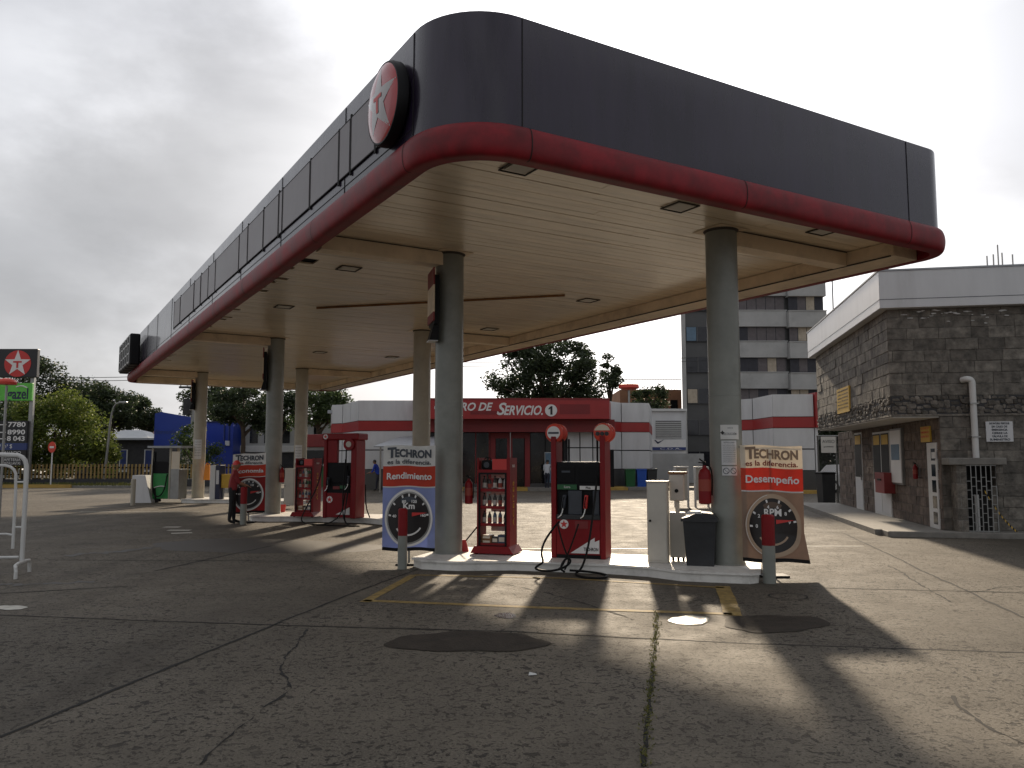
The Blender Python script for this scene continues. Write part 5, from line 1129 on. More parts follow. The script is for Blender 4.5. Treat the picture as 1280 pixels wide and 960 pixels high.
board(1052, 1067.5, 480, 513, 'yellow notice board high on the side of the stone building', 'yellow', ['AVISO IMPORTANTE', 'señor usuario', 'apague el motor', 'no fume', 'no use celular', 'gracias'], xoff=OH - .004)
board(1119, 1132, 537, 604, 'tall white and blue poster board on the brown wall', 'print_white', [], frame='metal_grey', dep=.1)
o = board(1120.5, 1130.5, 555, 575, 'blue picture strip on the tall white poster board', 'curtain_blue', [], name='poster', dep=.11, cat='poster')
board(1156, 1167.5, 532, 552, 'small yellow and green sign above the narrow white door', 'yellow', ['USO', 'PRIVADO', 'BAÑO'], lm='print_red')
board(1168.5, 1174, 565, 573, 'small white switch plate beside the narrow white door', 'white', [])
o = board(1107.5, 1119.5, 591, 617, 'dark red letter box on the brown wall below the poster board', 'print_maroon', [], name='letter_box', dep=.3, cat='letter box'); mb = MB(); mb.box(-.2, .2, -.32, -.301, .35, .4); mb.build('slot', 'black_plastic', o)
p = bld_m @ Vector((-.12, L2(1151, 600, 'x', 0).y, 1.25)); extinguisher((p.x, p.y, p.z), 'small red fire extinguisher on the brown wall left of the narrow door', .7)
# front: pipe, emergency sign, valve cage
def fr_(px, py): return L2(px, py, 'y', 0)
pi = thing('vent_pipe', 'white bent vent pipe on the stone wall above the caged valve', 'pipe', bld_m @ Vector((0, 0, 0)), BR)
a, b = fr_(1212, 475), fr_(1214, 578); mb = MB(); mb.tube([(fr_(1202, 474).x, -.02, a.z), (a.x - .1, -.15, a.z + .02), (a.x, -.15, a.z - .02), (a.x, -.15, a.z - .2), (a.x, -.15, b.z)], .07, 14, smooth=2); mb.build('tube', 'white', pi, True)
for zz in (.3, .7): mb = MB(); z = b.z + (a.z - b.z) * zz; mb.box(a.x - .09, a.x + .09, -.23, -.003, z, z + .03); mb.build('clamp', 'metal_grey', pi)
a, b = fr_(1231, 527), fr_(1266, 552); es = thing('emergency_sign', 'white metal sign with dark lettering on the stone front wall', 'sign', bld_m @ Vector(((a.x + b.x) / 2, -.004, b.z)), BR)
w_, h_ = (b.x - a.x) / 2, a.z - b.z; mb = MB(); mb.box(-w_, w_, -.045, 0, 0, h_); pl = mb.build('plate', 'panel_grey', es)
for i, s in enumerate(('GAS NATURAL VEHICULAR', 'EN CASO DE', 'EMERGENCIA', 'CIERRE LA', 'VÁLVULA DE', 'SUMINISTRO')): text(s, h_ * .14, pl, 'print_grey', (0, -.048, h_ * (.9 - i * .16)), width=w_ * (1.5 if i in (0, 5) else 1.15), bold=.002)
a, b = fr_(1199, 581), fr_(1240, 661); vc = thing('valve_cage', 'stone valve niche with a slab roof and a barred metal gate', 'cage', bld_m @ Vector(((a.x + b.x) / 2, 0, .13)), BR)
w_ = (b.x - a.x) / 2; h_ = a.z - .13
for s in (-1, 1): mb = MB(); mb.box(*((-w_ - .2, -w_) if s < 0 else (w_, w_ + .14)), -.42, -.005, .0 if s < 0 else h_ - .45, h_); mb.build('side_pier', 'stone', vc)
mb = MB(); mb.box(-w_ - .38, w_ + .2, -.5, -.006, h_, h_ + .16, bev=.02); mb.build('roof_slab', 'kerb_concrete', vc)
mb = MB(); mb.box(-w_, w_, -.05, -.006, 0, h_ - .01); mb.build('dark_back', 'void_black', vc)
mb = MB()
for i in range(7): x = -w_ + 2 * w_ * i / 6; mb.box(x - .009, x + .009, -.4, -.382, 0, h_)
for i in range(6):
    x0 = -w_ + 2 * w_ * i / 6; x1 = -w_ + 2 * w_ * (i + 1) / 6
    for z in [(.12 + .17 * (i % 2) * .5 + .2 * k) for k in range(6)]:
        if z < h_: mb.box(x0 + .0095, x1 - .0095, -.398, -.384, z, z + .014)
for z in (0.01, h_ - .02): mb.box(-w_, w_, -.41, -.401, z, z + .02)
mb.build('barred_gate', 'metal_grey', vc)
mb = MB(); mb.cyl(-.05, -.2, 0, h_ * .55, .05, 12); mb.build('valve_pipe', 'white', vc)
tp = thing('warning_tape', 'yellow and black tape drooping from the caged valve to the ground', 'tape', bld_m @ Vector((0, 0, 0)), BR)
p0 = fr_(1222, 613); q = G(1280, 672); q = bld_m.inverted() @ q; pts = [Vector((p0.x, -.43, p0.z)).lerp(Vector((q.x, q.y, .03)), t) + Vector((0, 0, -.35 * t * (1 - t) * 1.6)) for t in [k / 24 for k in range(25)]] + [Vector((q.x + .8, q.y - .1, .01))]
mb = MB()
for i, (a, b) in enumerate(zip(pts, pts[1:])):
    mb.add([tuple(a + Vector((0, 0, .022))), tuple(a - Vector((0, 0, .022))), tuple(b - Vector((0, 0, .022))), tuple(b + Vector((0, 0, .022))), tuple(a + Vector((0, .003, .022))), tuple(a + Vector((0, .003, -.022))), tuple(b + Vector((0, .003, -.022))), tuple(b + Vector((0, .003, .022)))], [(0, 1, 2, 3), (4, 5, 6, 7), (0, 3, 7, 4), (1, 2, 6, 5)], i % 2)
mb.build('strip', ['yellow', 'black_plastic'], tp)
# antennas on the roof
an = thing('antenna_cluster', 'cluster of thin antenna masts above the right parapet', 'antenna', (P(1250, 328, 24).x, 24, 6.1), 0)
for k, (px, py) in enumerate(((1234, 320), (1242, 318), (1248, 306), (1253, 316), (1266, 318))):
    x = P(px, 328, 24).x - P(1250, 328, 24).x; h = P(px, py, 24).z - 6.1; mb = MB(); mb.cyl(x, 0, 0, h, .02, 8); mb.build('mast', 'metal_grey', an)
mb = MB(); mb.box(-.42, .45, -.02, .02, .5, .53); mb.box(-.45, -.35, -.03, .03, .5, .75); mb.box(.32, .42, -.03, .03, .5, .75); mb.build('bracket', 'metal_grey', an)
# chain link fence behind with car and hedge
cf = thing('chainlink_fence', 'dark chain link fence beyond the stone building', 'fence', (0, 0, 0)); Y = 33.2; x0, x1 = Xp(1021, Y), Xp(1076, Y); zt = Zp(545, Y)
mb = MB()
k = 0; sp_ = .09
n = int((x1 - x0 + zt) / sp_)
for i in range(n):
    u = x0 + i * sp_
    a = Vector((max(u - zt, x0), Y, 0 if u - zt >= x0 else zt - (u - x0))); 
    s0 = max(u - zt, x0); s1 = min(u, x1)
    if s1 > s0: mb.box(0, 0, 0, 0, 0, 0) if False else mb.tube([(s0, Y, u - s0 if False else max(0, zt - (u - s0))), (s1, Y, zt - (u - s1))], .006, 4)
    if s1 > s0: mb.tube([(s0, Y + .01, u - s0), (s1, Y + .01, u - s1)], .006, 4)
mb.build('mesh', 'wall_dark', cf)
for px in (1023, 1046, 1066): mb = MB(); mb.cyl(Xp(px, Y), Y + .05, 0, zt, .035, 10); mb.build('post', 'metal_grey', cf)
mb = MB(); mb.tube([(x0, Y, zt), (x1, Y, zt)], .03, 8); mb.build('top_rail', 'metal_grey', cf)
o = thing('fence_notice', 'white notice sheet fixed on the chain link fence', 'notice', (Xp(1035, Y), Y - .06, Zp(566, Y)), 0); mb = MB(); mb.box(-.3, .3, -.01, .01, 0, .65); mb.build('sheet', 'white', o); text('AVISO', .18, o, 'print_grey', (0, -.014, .45)); text('prohibido', .1, o, 'print_grey', (0, -.014, .25))
o = thing('waste_bin', 'black bin standing in front of the chain link fence', 'bin', (Xp(1031, 32.6), 32.6, 0)); mb = MB(); mb.prism([(-.24, -.3), (.22, -.3), (.22, .3), (-.24, .3)], 0, 1.15, top=[(-.28, -.35), (.25, -.35), (.25, .35), (-.28, .35)]); mb.build('body', 'bin_grey', o); mb = MB(); mb.box(-.3, .27, -.38, .38, 1.151, 1.24, bev=.03); mb.build('lid', 'black_plastic', o)
def car(loc, rz, label, m):
    o = thing('parked_car', label, 'car', loc, rz); mb = MB()
    prof = [(-2.05, .32), (2.05, .32), (2.1, .55), (2.0, .82), (1.1, .92), (-1.9, .98), (-2.08, .7)]
    mb.prismy(prof, -.85, .85); mb.build('body', m, o, True)
    mb = MB(); mb.prismy([(-1.75, .98), (.95, .92), (.35, 1.43), (-1.2, 1.46)], -.75, .75); cb = mb.build('cabin', m, o, True)
    for s in (-1, 1):
        mb = MB(); mb.prismy([(-1.5, 1.0), (-.35, .98), (-.35, 1.38), (-1.15, 1.39)], s * .76 - .006, s * .76 + .006); mb.build('window', 'glass_dark', cb)
        mb = MB(); mb.prismy([(-.27, .98), (.75, .95), (.3, 1.37), (-.27, 1.38)], s * .76 - .006, s * .76 + .006); mb.build('window', 'glass_dark', cb)
        for x in (-1.3, 1.35):
            mb = MB(); mb.lathe([(.2, s * .86 - .1), (.32, s * .86 - .09), (.32, s * .86 + .07), (.2, s * .86 + .08)], x, .32, 22, axis='y'); wh = mb.build('wheel', 'rubber', o, True); mb = MB(); mb.disc(x, .32, s * .86 - .085, s * .86 + .085, .19, 20); mb.build('rim', 'steel', wh)
        mb = MB(); mb.box(2.0, 2.09, s * .65 - .18, s * .65 + .18, .6, .75, bev=.02); mb.build('headlight', 'glass_dark', o)
        mb = MB(); mb.box(-2.09, -2.0, s * .7 - .1, s * .7 + .1, .62, .85, bev=.02); mb.build('tail_light', 'sign_red', o)
car((Xp(1051, 44), 44, 0), R(200), 'white car parked behind the chain link fence', 'white')
car((Xp(8, 62), 63, 0), R(5), 'pale car passing behind the picket fence and price sign', 'panel_grey')

# ------------------------------------------------------------------ apartment tower
tw = thing('apartment_block', 'grey apartment tower with window bands and pale parapets behind the shop', 'building', (0, 0, 0)); Y = 70
def X7(px): return Xp(px, Y, 450)
ztop = Zp(330, Y)
mb = MB(); mb.prism([(X7(858), Y + .4), (X7(1032) - .15, Y + .4), (X7(1032) + 2, Y + 14), (X7(858) + 3.2, Y + 14)], 0, ztop - .5); mb.build('wall', 'tower_dark', tw)
mb = MB(); mb.prism([(X7(852), Y), (X7(857.5), Y), (X7(857.5) + .2, Y + .9), (X7(852) + .2, Y + .9)], 0, ztop); mb.build('edge_pier', 'concrete_light', tw)
flo = 2.70; zref = Zp(408, Y)
rnd = random.Random(9)
for k in range(-4, 3):
    zb = zref + k * flo        # bottom of a parapet; windows below it
    if zb < .5: continue
    for (a, b, dz, yy) in ((889, 985, 0, Y), (985.6, 1032.5, -.12, Y - .5)):
        mb = MB(); mb.box(X7(a), X7(b), yy, Y + 1.0, zb + dz, zb + 1.38 + dz); mb.build('parapet', 'concrete_light', tw)
        mb = MB(); mb.box(X7(a) - .03, X7(b) + .03, yy - .06, yy + .3, zb + 1.381 + dz, zb + 1.45 + dz); mb.build('parapet_cap', 'concrete_light', tw)
    for (a, b, n, yy) in ((889, 984, 8, Y + .3), (987, 1031, 4, Y - .1)):
        xs = [X7(a) + (X7(b) - X7(a)) * i / n for i in range(n + 1)]
        mb = MB(); mb.box(xs[0], xs[-1], yy + .02, yy + .06, zb - 1.3, zb - .02); wi = mb.build('window', 'tower_glass', tw)
        for i in range(n):
            m = rnd.choice(['curtain_purple', 'curtain_cream', 'curtain_dark', 'curtain_dark', 'curtain_purple'])
            mb = MB(); mb.box(xs[i] + .03, xs[i + 1] - .03, yy, yy + .019, zb - 1.27, zb - .04); mb.build('curtain', m, wi)
    mb = MB(); mb.box(X7(858.5), X7(888), Y + .1, Y + .39, zb - 1.3, zb - .02); wi = mb.build('window', 'tower_glass', tw)
    mb = MB(); mb.box(X7(872), X7(873), Y + .05, Y + .099, zb - 1.3, zb - .02); mb.build('mullion', 'tower_dark', wi)
    if k in (0, -2, 1): mb = MB(); mb.box(X7(859), X7(871), Y + .06, Y + .098, zb - 1.25, zb - .06); mb.build('curtain', {0: 'curtain_blue', -2: 'curtain_cream', 1: 'curtain_purple'}[k], wi)
mb = MB(); mb.box(X7(985.6), X7(1032.5), Y - .5, Y + 1, zref + 3 * flo - 1.4, ztop); mb.build('parapet', 'concrete_light', tw)
am = thing('roof_mast', 'thin grey mast standing to the right of the apartment tower', 'mast', (Xp(1042, 68, 400), 68, 0)); mb = MB(); mb.cyl(0, 0, 0, Zp(330, 68), .06, 8); mb.build('pole', 'metal_grey', am); mb = MB(); mb.cyl(0, 0, Zp(330, 68), Zp(318, 68), .1, 8); mb.build('tip', 'metal_grey', am)
# lower dark cladding and white house with louvres
wh = thing('white_house', 'white house with a louvred window and a blue tick poster between shop and tower', 'house', (0, 0, 0)); Y = 62
def X6(px): return Xp(px, Y)
mb = MB(); mb.box(X6(812), X6(858), Y, Y + 7, 0, Zp(514, Y)); mb.build('wall', 'panel_grey', wh)
mb = MB(); mb.box(X6(811), X6(859), Y - .2, Y + 7, Zp(514, Y) + .001, Zp(511, Y)); mb.build('cornice', 'white', wh)
mb = MB(); mb.box(X6(820), X6(852), Y - .03, Y - .002, Zp(548, Y), Zp(526, Y)); wi = mb.build('louvre_window', 'wall_dark', wh)
mb = MB()
for i in range(9): z = Zp(548, Y) + (Zp(526, Y) - Zp(548, Y)) * i / 9; mb.box(X6(820), X6(852), Y - .1, Y - .031, z, z + .07)
mb.build('slat', 'white', wi)
mb = MB(); mb.box(X6(815), X6(857), Y - .1, Y - .03, Zp(563, Y), Zp(549.5, Y)); ps = mb.build('poster', 'print_white', wh)
mb = MB(); x, z = X6(822), Zp(553, Y); mb.prismy([(x - .25, z + .15), (x, z - .12), (x + .5, z + .22), (x + .02, z + .03), (x - .2, z + .2)], Y - .12, Y - .101); mb.build('tick_mark', 'navy', ps)
mb = MB(); mb.box(X6(815), X6(857), Y - .115, Y - .101, Zp(562.8, Y), Zp(559, Y)); mb.build('poster_band', 'price_blue', ps); text('C.D.A.', .2, ps, 'print_white', (X6(838), Y - .12, Zp(561, Y)), width=1.6)
mb = MB(); mb.box(X6(812), X6(875), Y - 1.2, Y - .6, 0, Zp(567, Y - 1)); mb.build('yard_wall', 'concrete_light', wh)
br = thing('brick_building', 'orange brick house with roof railing behind the shop', 'house', (0, 0, 0)); Y = 80
mb = MB(); mb.box(Xp(775, Y, 500), Xp(852, Y, 500), Y, Y + 8, 0, Zp(487, Y)); mb.build('wall', 'brick_orange', br)
mb = MB()
for i in range(24): x = Xp(770, Y, 480) + i * .26; mb.box(x, x + .035, Y, Y + .035, Zp(487, Y), Zp(475, Y))
mb.box(Xp(770, Y, 480), Xp(852, Y, 480), Y - .01, Y + .04, Zp(475, Y), Zp(474, Y)); mb.build('railing', 'roof_grey', br)
for px in (790, 815, 838): mb = MB(); mb.box(Xp(px, Y, 500), Xp(px + 9, Y, 500), Y - .03, Y - .002, Zp(512, Y), Zp(500, Y)); mb.build('window', 'glass_dark', br)
rw = thing('rooftop_tank', 'red mushroom shaped water tank rising above the shop roof', 'lamp', (Xp(786, 58, 485), 58, 0)); mb = MB(); mb.cyl(0, 0, 0, Zp(488, 58), .08, 10); mb.build('pole', 'metal_grey', rw); mb = MB(); mb.lathe([(.5, Zp(487, 58)), (.75, Zp(485, 58)), (.7, Zp(481, 58)), (.3, Zp(478.5, 58)), (.0001, Zp(478, 58))], 0, 0, 20); mb.build('shade', 'print_red', rw, True)  # mushroom water tank on a pole, the shade mesh is the tank body

# ------------------------------------------------------------------ left background
ps = thing('price_pylon', 'tall price pylon with a star panel, green panel and black price rows', 'sign', (0, 0, 0)); Y = 52
def X5(px): return Xp(px, Y, 520)
def Z5(py): return Zp(py, Y)
for a, b in ((34.5, 44), (-14, -5)): mb = MB(); mb.box(X5(a), X5(b) - .25, Y + .101, Y + .3, 0, Z5(470)); mb.build('post', 'metal_grey', ps)
mb = MB(); mb.box(X5(-14), X5(45), Y - .2, Y + .1, Z5(472), Z5(436.5), bev=.03); pn = mb.build('star_panel', 'price_black', ps)
cx, cz = X5(21), Z5(455); mb = MB(); mb.disc(cx, cz, Y - .225, Y - .201, .85, 36); mb.build('red_disc', 'sign_red', pn); mb = MB(); mb.prismy(star_pts(cx, cz, .86, .34), Y - .24, Y - .226); mb.build('star', 'print_white', pn)
mb = MB(); mb.box(cx - .27, cx + .27, Y - .255, Y - .241, cz + .06, cz + .16); mb.box(cx - .06, cx + .06, Y - .256, Y - .242, cz - .28, cz + .059); mb.build('star_letter', 'sign_red', pn)
mb = MB(); mb.box(X5(-12), X5(40), Y - .15, Y + .04, Z5(501), Z5(479), bev=.02); pn = mb.build('green_panel', 'lime', ps); text('gazel', .95, pn, 'navy', (X5(23), Y - .16, Z5(493)), width=X5(36) - X5(10), bold=.02)
mb = MB(); mb.tube([(X5(20), Y - .16, Z5(484)), (X5(27), Y - .16, Z5(482)), (X5(34), Y - .16, Z5(485))], .04, 6, smooth=2); mb.build('swoosh', 'print_white', pn)
mb = MB(); mb.box(X5(-12), X5(36), Y - .12, Y + .04, Z5(553.5), Z5(526)); pn = mb.build('price_panel', 'price_black', ps)
for i, (s, py) in enumerate((('7780', 531), ('8990', 540.5), ('8 043', 548.5))):
    text(s, .42, pn, 'print_white', (X5(23), Y - .125, Z5(py)), width=X5(34) - X5(12), bold=.01); mb = MB(); mb.box(X5(-8), X5(10), Y - .128, Y - .121, Z5(py + .6), Z5(py - .6)); mb.build('price_bar', 'print_white', pn)
mb = MB(); mb.box(X5(-12), X5(36), Y - .12, Y + .04, Z5(562.5), Z5(553.8)); pn = mb.build('blue_panel', 'price_blue', ps); text('V m³ $', .36, pn, 'print_white', (X5(10), Y - .125, Z5(558)), width=.9)
mb = MB(); mb.box(X5(-12), X5(36), Y - .12, Y + .04, Z5(582), Z5(562.8)); pn = mb.build('service_panel', 'price_black', ps)
for i, s in enumerate(('LAVADO', 'LUBRICACIÓN', 'CAFETERÍA', 'MONTALLANTAS')): text(s, .25, pn, 'print_white', (X5(18), Y - .125, Z5(566 + i * 4.4)), width=X5(30) - X5(6))
# picket fence
pf = thing('picket_fence', 'yellow and black picket fence along the street', 'fence', (0, 0, 0)); Y = 53
mb = MB(); x = Xp(-25, Y); i = 0
while x < Xp(330, Y):
    mb.box(x, x + .1, Y, Y + .06, .5, 1.42, i % 2 * 0); x += .24; i += 1
mb.build('pickets', 'picket_yellow', pf)
mb = MB(); mb.box(Xp(-25, Y), Xp(330, Y), Y + .061, Y + .12, .7, .8); mb.box(Xp(-25, Y), Xp(330, Y), Y + .061, Y + .12, 1.15, 1.25); mb.build('rails', 'black_plastic', pf)
mb = MB(); mb.box(Xp(-25, Y), Xp(330, Y), Y - .05, Y + .25, 0, .45); mb.build('footing_wall', 'wall_dark', pf)
mb = MB(); mb.box(Xp(-25, 50), Xp(180, 50), 50.2, 52.6, -.01, .12); tag(mb.build('verge', 'kerb_concrete'), kind='structure')
mb = MB(); mb.box(Xp(-25, 50), Xp(90, 50), 50, 50.19, -.01, .2); tag(mb.build('kerb', 'yellow_dull'), kind='structure')
mb = MB(); rnd = random.Random(8)
for i in range(1500):
    p = Vector((rnd.uniform(Xp(-25, 50), Xp(170, 50)), rnd.uniform(50.3, 52.5), .12)); h = rnd.uniform(.05, .25); t = rnd.uniform(0, 6.28)
    mb.add([(p.x - .03 * math.cos(t), p.y - .03 * math.sin(t), p.z), (p.x + .03 * math.cos(t), p.y + .03 * math.sin(t), p.z), (p.x + rnd.gauss(0, .06), p.y, p.z + h)], [(0, 1, 2)])
tag(mb.build('verge_grass', 'leaf_grass'), 'dry grass growing on the verge before the picket fence', 'grass', kind='stuff')
ts = thing('traffic_sign', 'small red and white traffic sign on a thin post by the picket fence', 'sign', (Xp(65, 50.5), 50.5, 0)); mb = MB(); mb.cyl(0, .05, 0, Zp(553, 50.5), .04, 8); mb.build('post', 'white', ts); mb = MB(); mb.disc(0, Zp(559, 50.5), -.02, .0, .24, 20, rz=.34); mb.build('plate', 'print_red', ts); mb = MB(); mb.box(-.13, .13, -.03, -.021, Zp(559, 50.5) - .06, Zp(559, 50.5) + .06); mb.build('bar', 'print_white', ts)
sl = thing('street_lamp', 'tall leaning concrete street lamp beyond the picket fence', 'street lamp', (Xp(131, 56), 56, 0)); h = Zp(505, 56)
mb = MB(); mb.tube([(0, 0, 0), (.2, 0, h * .5), (.32, 0, h * .85), (.55, 0, h), (1.0, 0, h + .1)], [.10, .045], 10, smooth=1); mb.build('pole', 'metal_grey', sl, True); mb = MB(); mb.box(.85, 1.4, -.14, .14, h + .04, h + .18, bev=.04); mb.build('lamp_head', 'metal_grey', sl)
up = thing('utility_pole', 'concrete utility pole with crossarm seen below the canopy end', 'utility pole', (Xp(240, 60), 60, 0)); h = Zp(482, 60)
mb = MB(); mb.cyl(0, 0, 0, h, .2, 12, r2=.12); mb.build('pole', 'concrete_light', up, True); mb = MB(); mb.box(-1.1, .3, -.08, .08, h - .2, h - .05); mb.build('crossarm', 'wall_dark', up); mb = MB(); mb.cyl(-.35, -.3, h - 2.2, h - 1.0, .28, 14); mb.build('transformer', 'wall_dark', up, True)
for q in (-1.0, -.5, .2): mb = MB(); mb.cyl(q, 0, h - .05, h + .12, .05, 8); mb.build('insulator', 'white', up)
for k, (pa, pb, Y, lab) in enumerate((((-60, 461), (240, 466), 61, 'upper power line left of the canopy'), ((-60, 463.5), (240, 471), 61.2, 'lower power line left of the canopy'), ((380, 446), (900, 445), 66, 'upper power line behind the shop tree'), ((380, 452), (900, 449.5), 66.2, 'lower power line behind the shop tree'))):
    a, b = P(*pa, Y), P(*pb, Y); mb = MB(); mb.tube([tuple(a.lerp(b, t) - Vector((0, 0, .5 * 4 * t * (1 - t)))) for t in [i / 16 for i in range(17)]], .022, 6); tag(mb.build('power_line', 'wall_dark'), lab, 'cable')
# houses / billboard
ho = thing('low_house', 'low dark house with grey and tiled roofs behind the picket fence', 'house', (0, 0, 0)); Y = 66
mb = MB(); mb.box(Xp(95, Y), Xp(200, Y), Y, Y + 7, 0, Zp(549, Y)); mb.build('wall', 'wall_dark', ho)
a, b = Xp(140, Y), Xp(205, Y); z0, z1 = Zp(550, Y), Zp(536, Y)
mb = MB(); mb.prism([(a - 1, Y - .6), (b, Y - .6), (b, Y + 7), (a - 1, Y + 7)], z0, z0 + .15); mb.add([(a - 1, Y - .6, z0 + .151), (a + 3.2, Y - .6, z0 + .151), (a + 1, Y + 3, z1), (a - .5, Y + 3, z1)], [(0, 1, 2, 3)]); mb.add([(a + 1, Y + 3, z1), (a + 3.2, Y - .6, z0 + .151), (a + 3.2, Y + 7, z0 + .151)], [(0, 1, 2)]); mb.build('roof', 'roof_grey', ho)
mb = MB(); mb.add([(a + 2, Y + 1.5, z0 + .2), (b + 1, Y + 1.5, z0 + .2), (b + 1, Y + 4.5, z1), (a + 1.4, Y + 4.5, z1)], [(0, 1, 2, 3)]); mb.build('tiled_roof', 'roof_tile', ho)
for a, b in ((181, 192), (150, 160)):
    mb = MB(); mb.box(Xp(a, Y), Xp(b, Y), Y - .05, Y - .002, Zp(590, Y), Zp(562, Y)); wi = mb.build('window', 'white', ho)
    for q in (0, 1): z = Zp(588, Y) + q * (Zp(564, Y) - Zp(588, Y)) / 2; mb = MB(); mb.box(Xp(a, Y) + .08, Xp(b, Y) - .08, Y - .06, Y - .051, z + .05, z + .85); mb.build('pane', 'price_blue', wi)
bb = thing('blue_hoarding', 'tall plain blue hoarding with a slanted top beyond the far island', 'hoarding', (0, 0, 0)); Y = 62
mb = MB(); mb.prismy([(Xp(192, Y), Zp(558, Y)), (Xp(252, Y), Zp(558, Y)), (Xp(252, Y), Zp(524, Y)), (Xp(200, Y), Zp(515, Y)), (Xp(192, Y), Zp(517, Y))], Y, Y + .3); mb.build('sheet', 'blue', bb)
for px in (196, 222, 248): mb = MB(); mb.box(Xp(px, Y), Xp(px, Y) + .15, Y + .31, Y + .46, 0, Zp(530, Y)); mb.build('post', 'metal_grey', bb)
text('Bienvenidos', .5, bb, 'price_blue', (Xp(208, Y), Y - .01, Zp(540, Y)), width=1.8)
bh = thing('blue_building', 'blue walled house with a small meter box behind the bushy tree', 'house', (0, 0, 0)); Y = 66
mb = MB(); mb.box(Xp(252, Y), Xp(291, Y), Y, Y + 6, 0, Zp(528, Y)); mb.build('wall', 'blue', bh); mb = MB(); mb.box(Xp(251, Y), Xp(292, Y), Y - .1, Y + 6, Zp(528, Y) + .001, Zp(526.5, Y)); mb.build('parapet', 'navy', bh)
mb = MB(); mb.box(Xp(282, Y), Xp(287, Y), Y - .15, Y - .002, Zp(557, Y), Zp(551, Y)); mb.build('meter_box', 'white', bh)
for px in (280, 286): mb = MB(); mb.cyl(Xp(px, Y), Y - .06, Zp(551, Y), Zp(528, Y), .05, 8); mb.build('pipe', 'price_blue', bh)
wb = thing('white_building', 'pale two storey house with dark windows behind the trees', 'house', (0, 0, 0)); Y = 68
mb = MB(); mb.box(Xp(291, Y), Xp(420, Y), Y, Y + 7, 0, Zp(527, Y)); mb.build('wall', 'concrete_light', wb)
mb = MB(); mb.box(Xp(290, Y), Xp(421, Y), Y - .25, Y - .002, Zp(565, Y), Zp(557, Y)); mb.build('balcony_slab', 'white', wb)
mb = MB(); mb.box(Xp(291, Y), Xp(421, Y), Y - .3, Y + 7, Zp(527, Y) + .001, Zp(524.5, Y)); mb.build('roof', 'wall_dark', wb)
for a, b in ((296, 306), (312, 322), (330, 342), (350, 362), (392, 402)):
    mb = MB(); mb.box(Xp(a, Y), Xp(b, Y), Y - .04, Y - .002, Zp(554, Y), Zp(534, Y)); mb.build('window', 'glass_dark', wb)
mb = MB(); mb.box(Xp(291, Y), Xp(421, Y), Y - .05, Y - .003, 0, Zp(566, Y)); mb.build('shop_front', 'wall_dark', wb)
sk_ = thing('street_kiosk', 'small red and white kiosk with a green base left of the shop', 'kiosk', (Xp(398, 52), 52, 0)); mb = MB(); mb.box(-.9, .8, 0, 2, .0, 1.3); mb.build('base', 'green_dark', sk_); mb = MB(); mb.box(-.9, .8, .1, 2, 1.301, 2.5); mb.build('body', 'panel_grey', sk_); mb = MB(); mb.box(-1.1, 1.0, -.5, 2.1, 2.501, 3.3, bev=.04); mb.build('fascia', 'print_maroon', sk_); mb = MB(); mb.box(-.8, .7, .05, .099, 1.45, 2.3); mb.build('hatch', 'glass_dark', sk_)

# red mushroom lamp at left edge
rl = thing('mushroom_lamp', 'red mushroom shaped lamp on a slim grey post at the left edge', 'street lamp', (Xp(4, 24), 24, 0)); mb = MB(); mb.cyl(0, 0, 0, Zp(482, 24), .035, 10); mb.build('post', 'metal_grey', rl, True); mb = MB(); z = Zp(481, 24); mb.lathe([(.05, z), (.26, z + .01), (.27, z + .08), (.22, z + .15), (.08, z + .19), (.0001, z + .195)], 0, 0, 24); mb.build('shade', 'print_red', rl, True)
# white tubular frame at left edge
p = G(24, 722); fr = thing('tubular_frame', 'white tubular metal display frame on feet at the left edge', 'frame', (P(15, 700, p.y).x, p.y + .25, 0), R(8))
mb = MB(); mb.tube([(0, 0, .2), (0, 0, 1.62), (-.04, 0, 1.76), (-.16, 0, 1.82), (-1.3, 0, 1.82), (-1.42, 0, 1.76), (-1.46, 0, 1.62), (-1.46, 0, .2)], .034, 10, smooth=1); mb.build('hoop', 'white', fr, True)
mb = MB(); mb.tube([(-.14, 0, .4), (-.14, 0, 1.5), (-.2, 0, 1.62), (-.34, 0, 1.66), (-1.1, 0, 1.66)], .022, 8, smooth=1); mb.tube([(0, 0, 1.4), (-.14, 0, 1.4)], .015, 8); mb.tube([(0, 0, .72), (-.14, 0, .72)], .015, 8); mb.tube([(-.05, 0, .27), (-1.4, 0, .27)], .02, 8); mb.tube([(-.14, 0, .6), (-.24, 0, .62), (-1.1, 0, .62)], .015, 8); mb.build('inner_rail', 'white', fr, True)
for x in (0, -1.46):
    mb = MB(); mb.tube([(x + .1, -.42, -.01), (x + .1, -.42, .14), (x + .06, -.36, .2), (x - .02, .3, .2), (x - .04, .36, .14), (x - .04, .38, -.01)], .026, 8, smooth=1); mb.build('foot', 'white', fr, True)

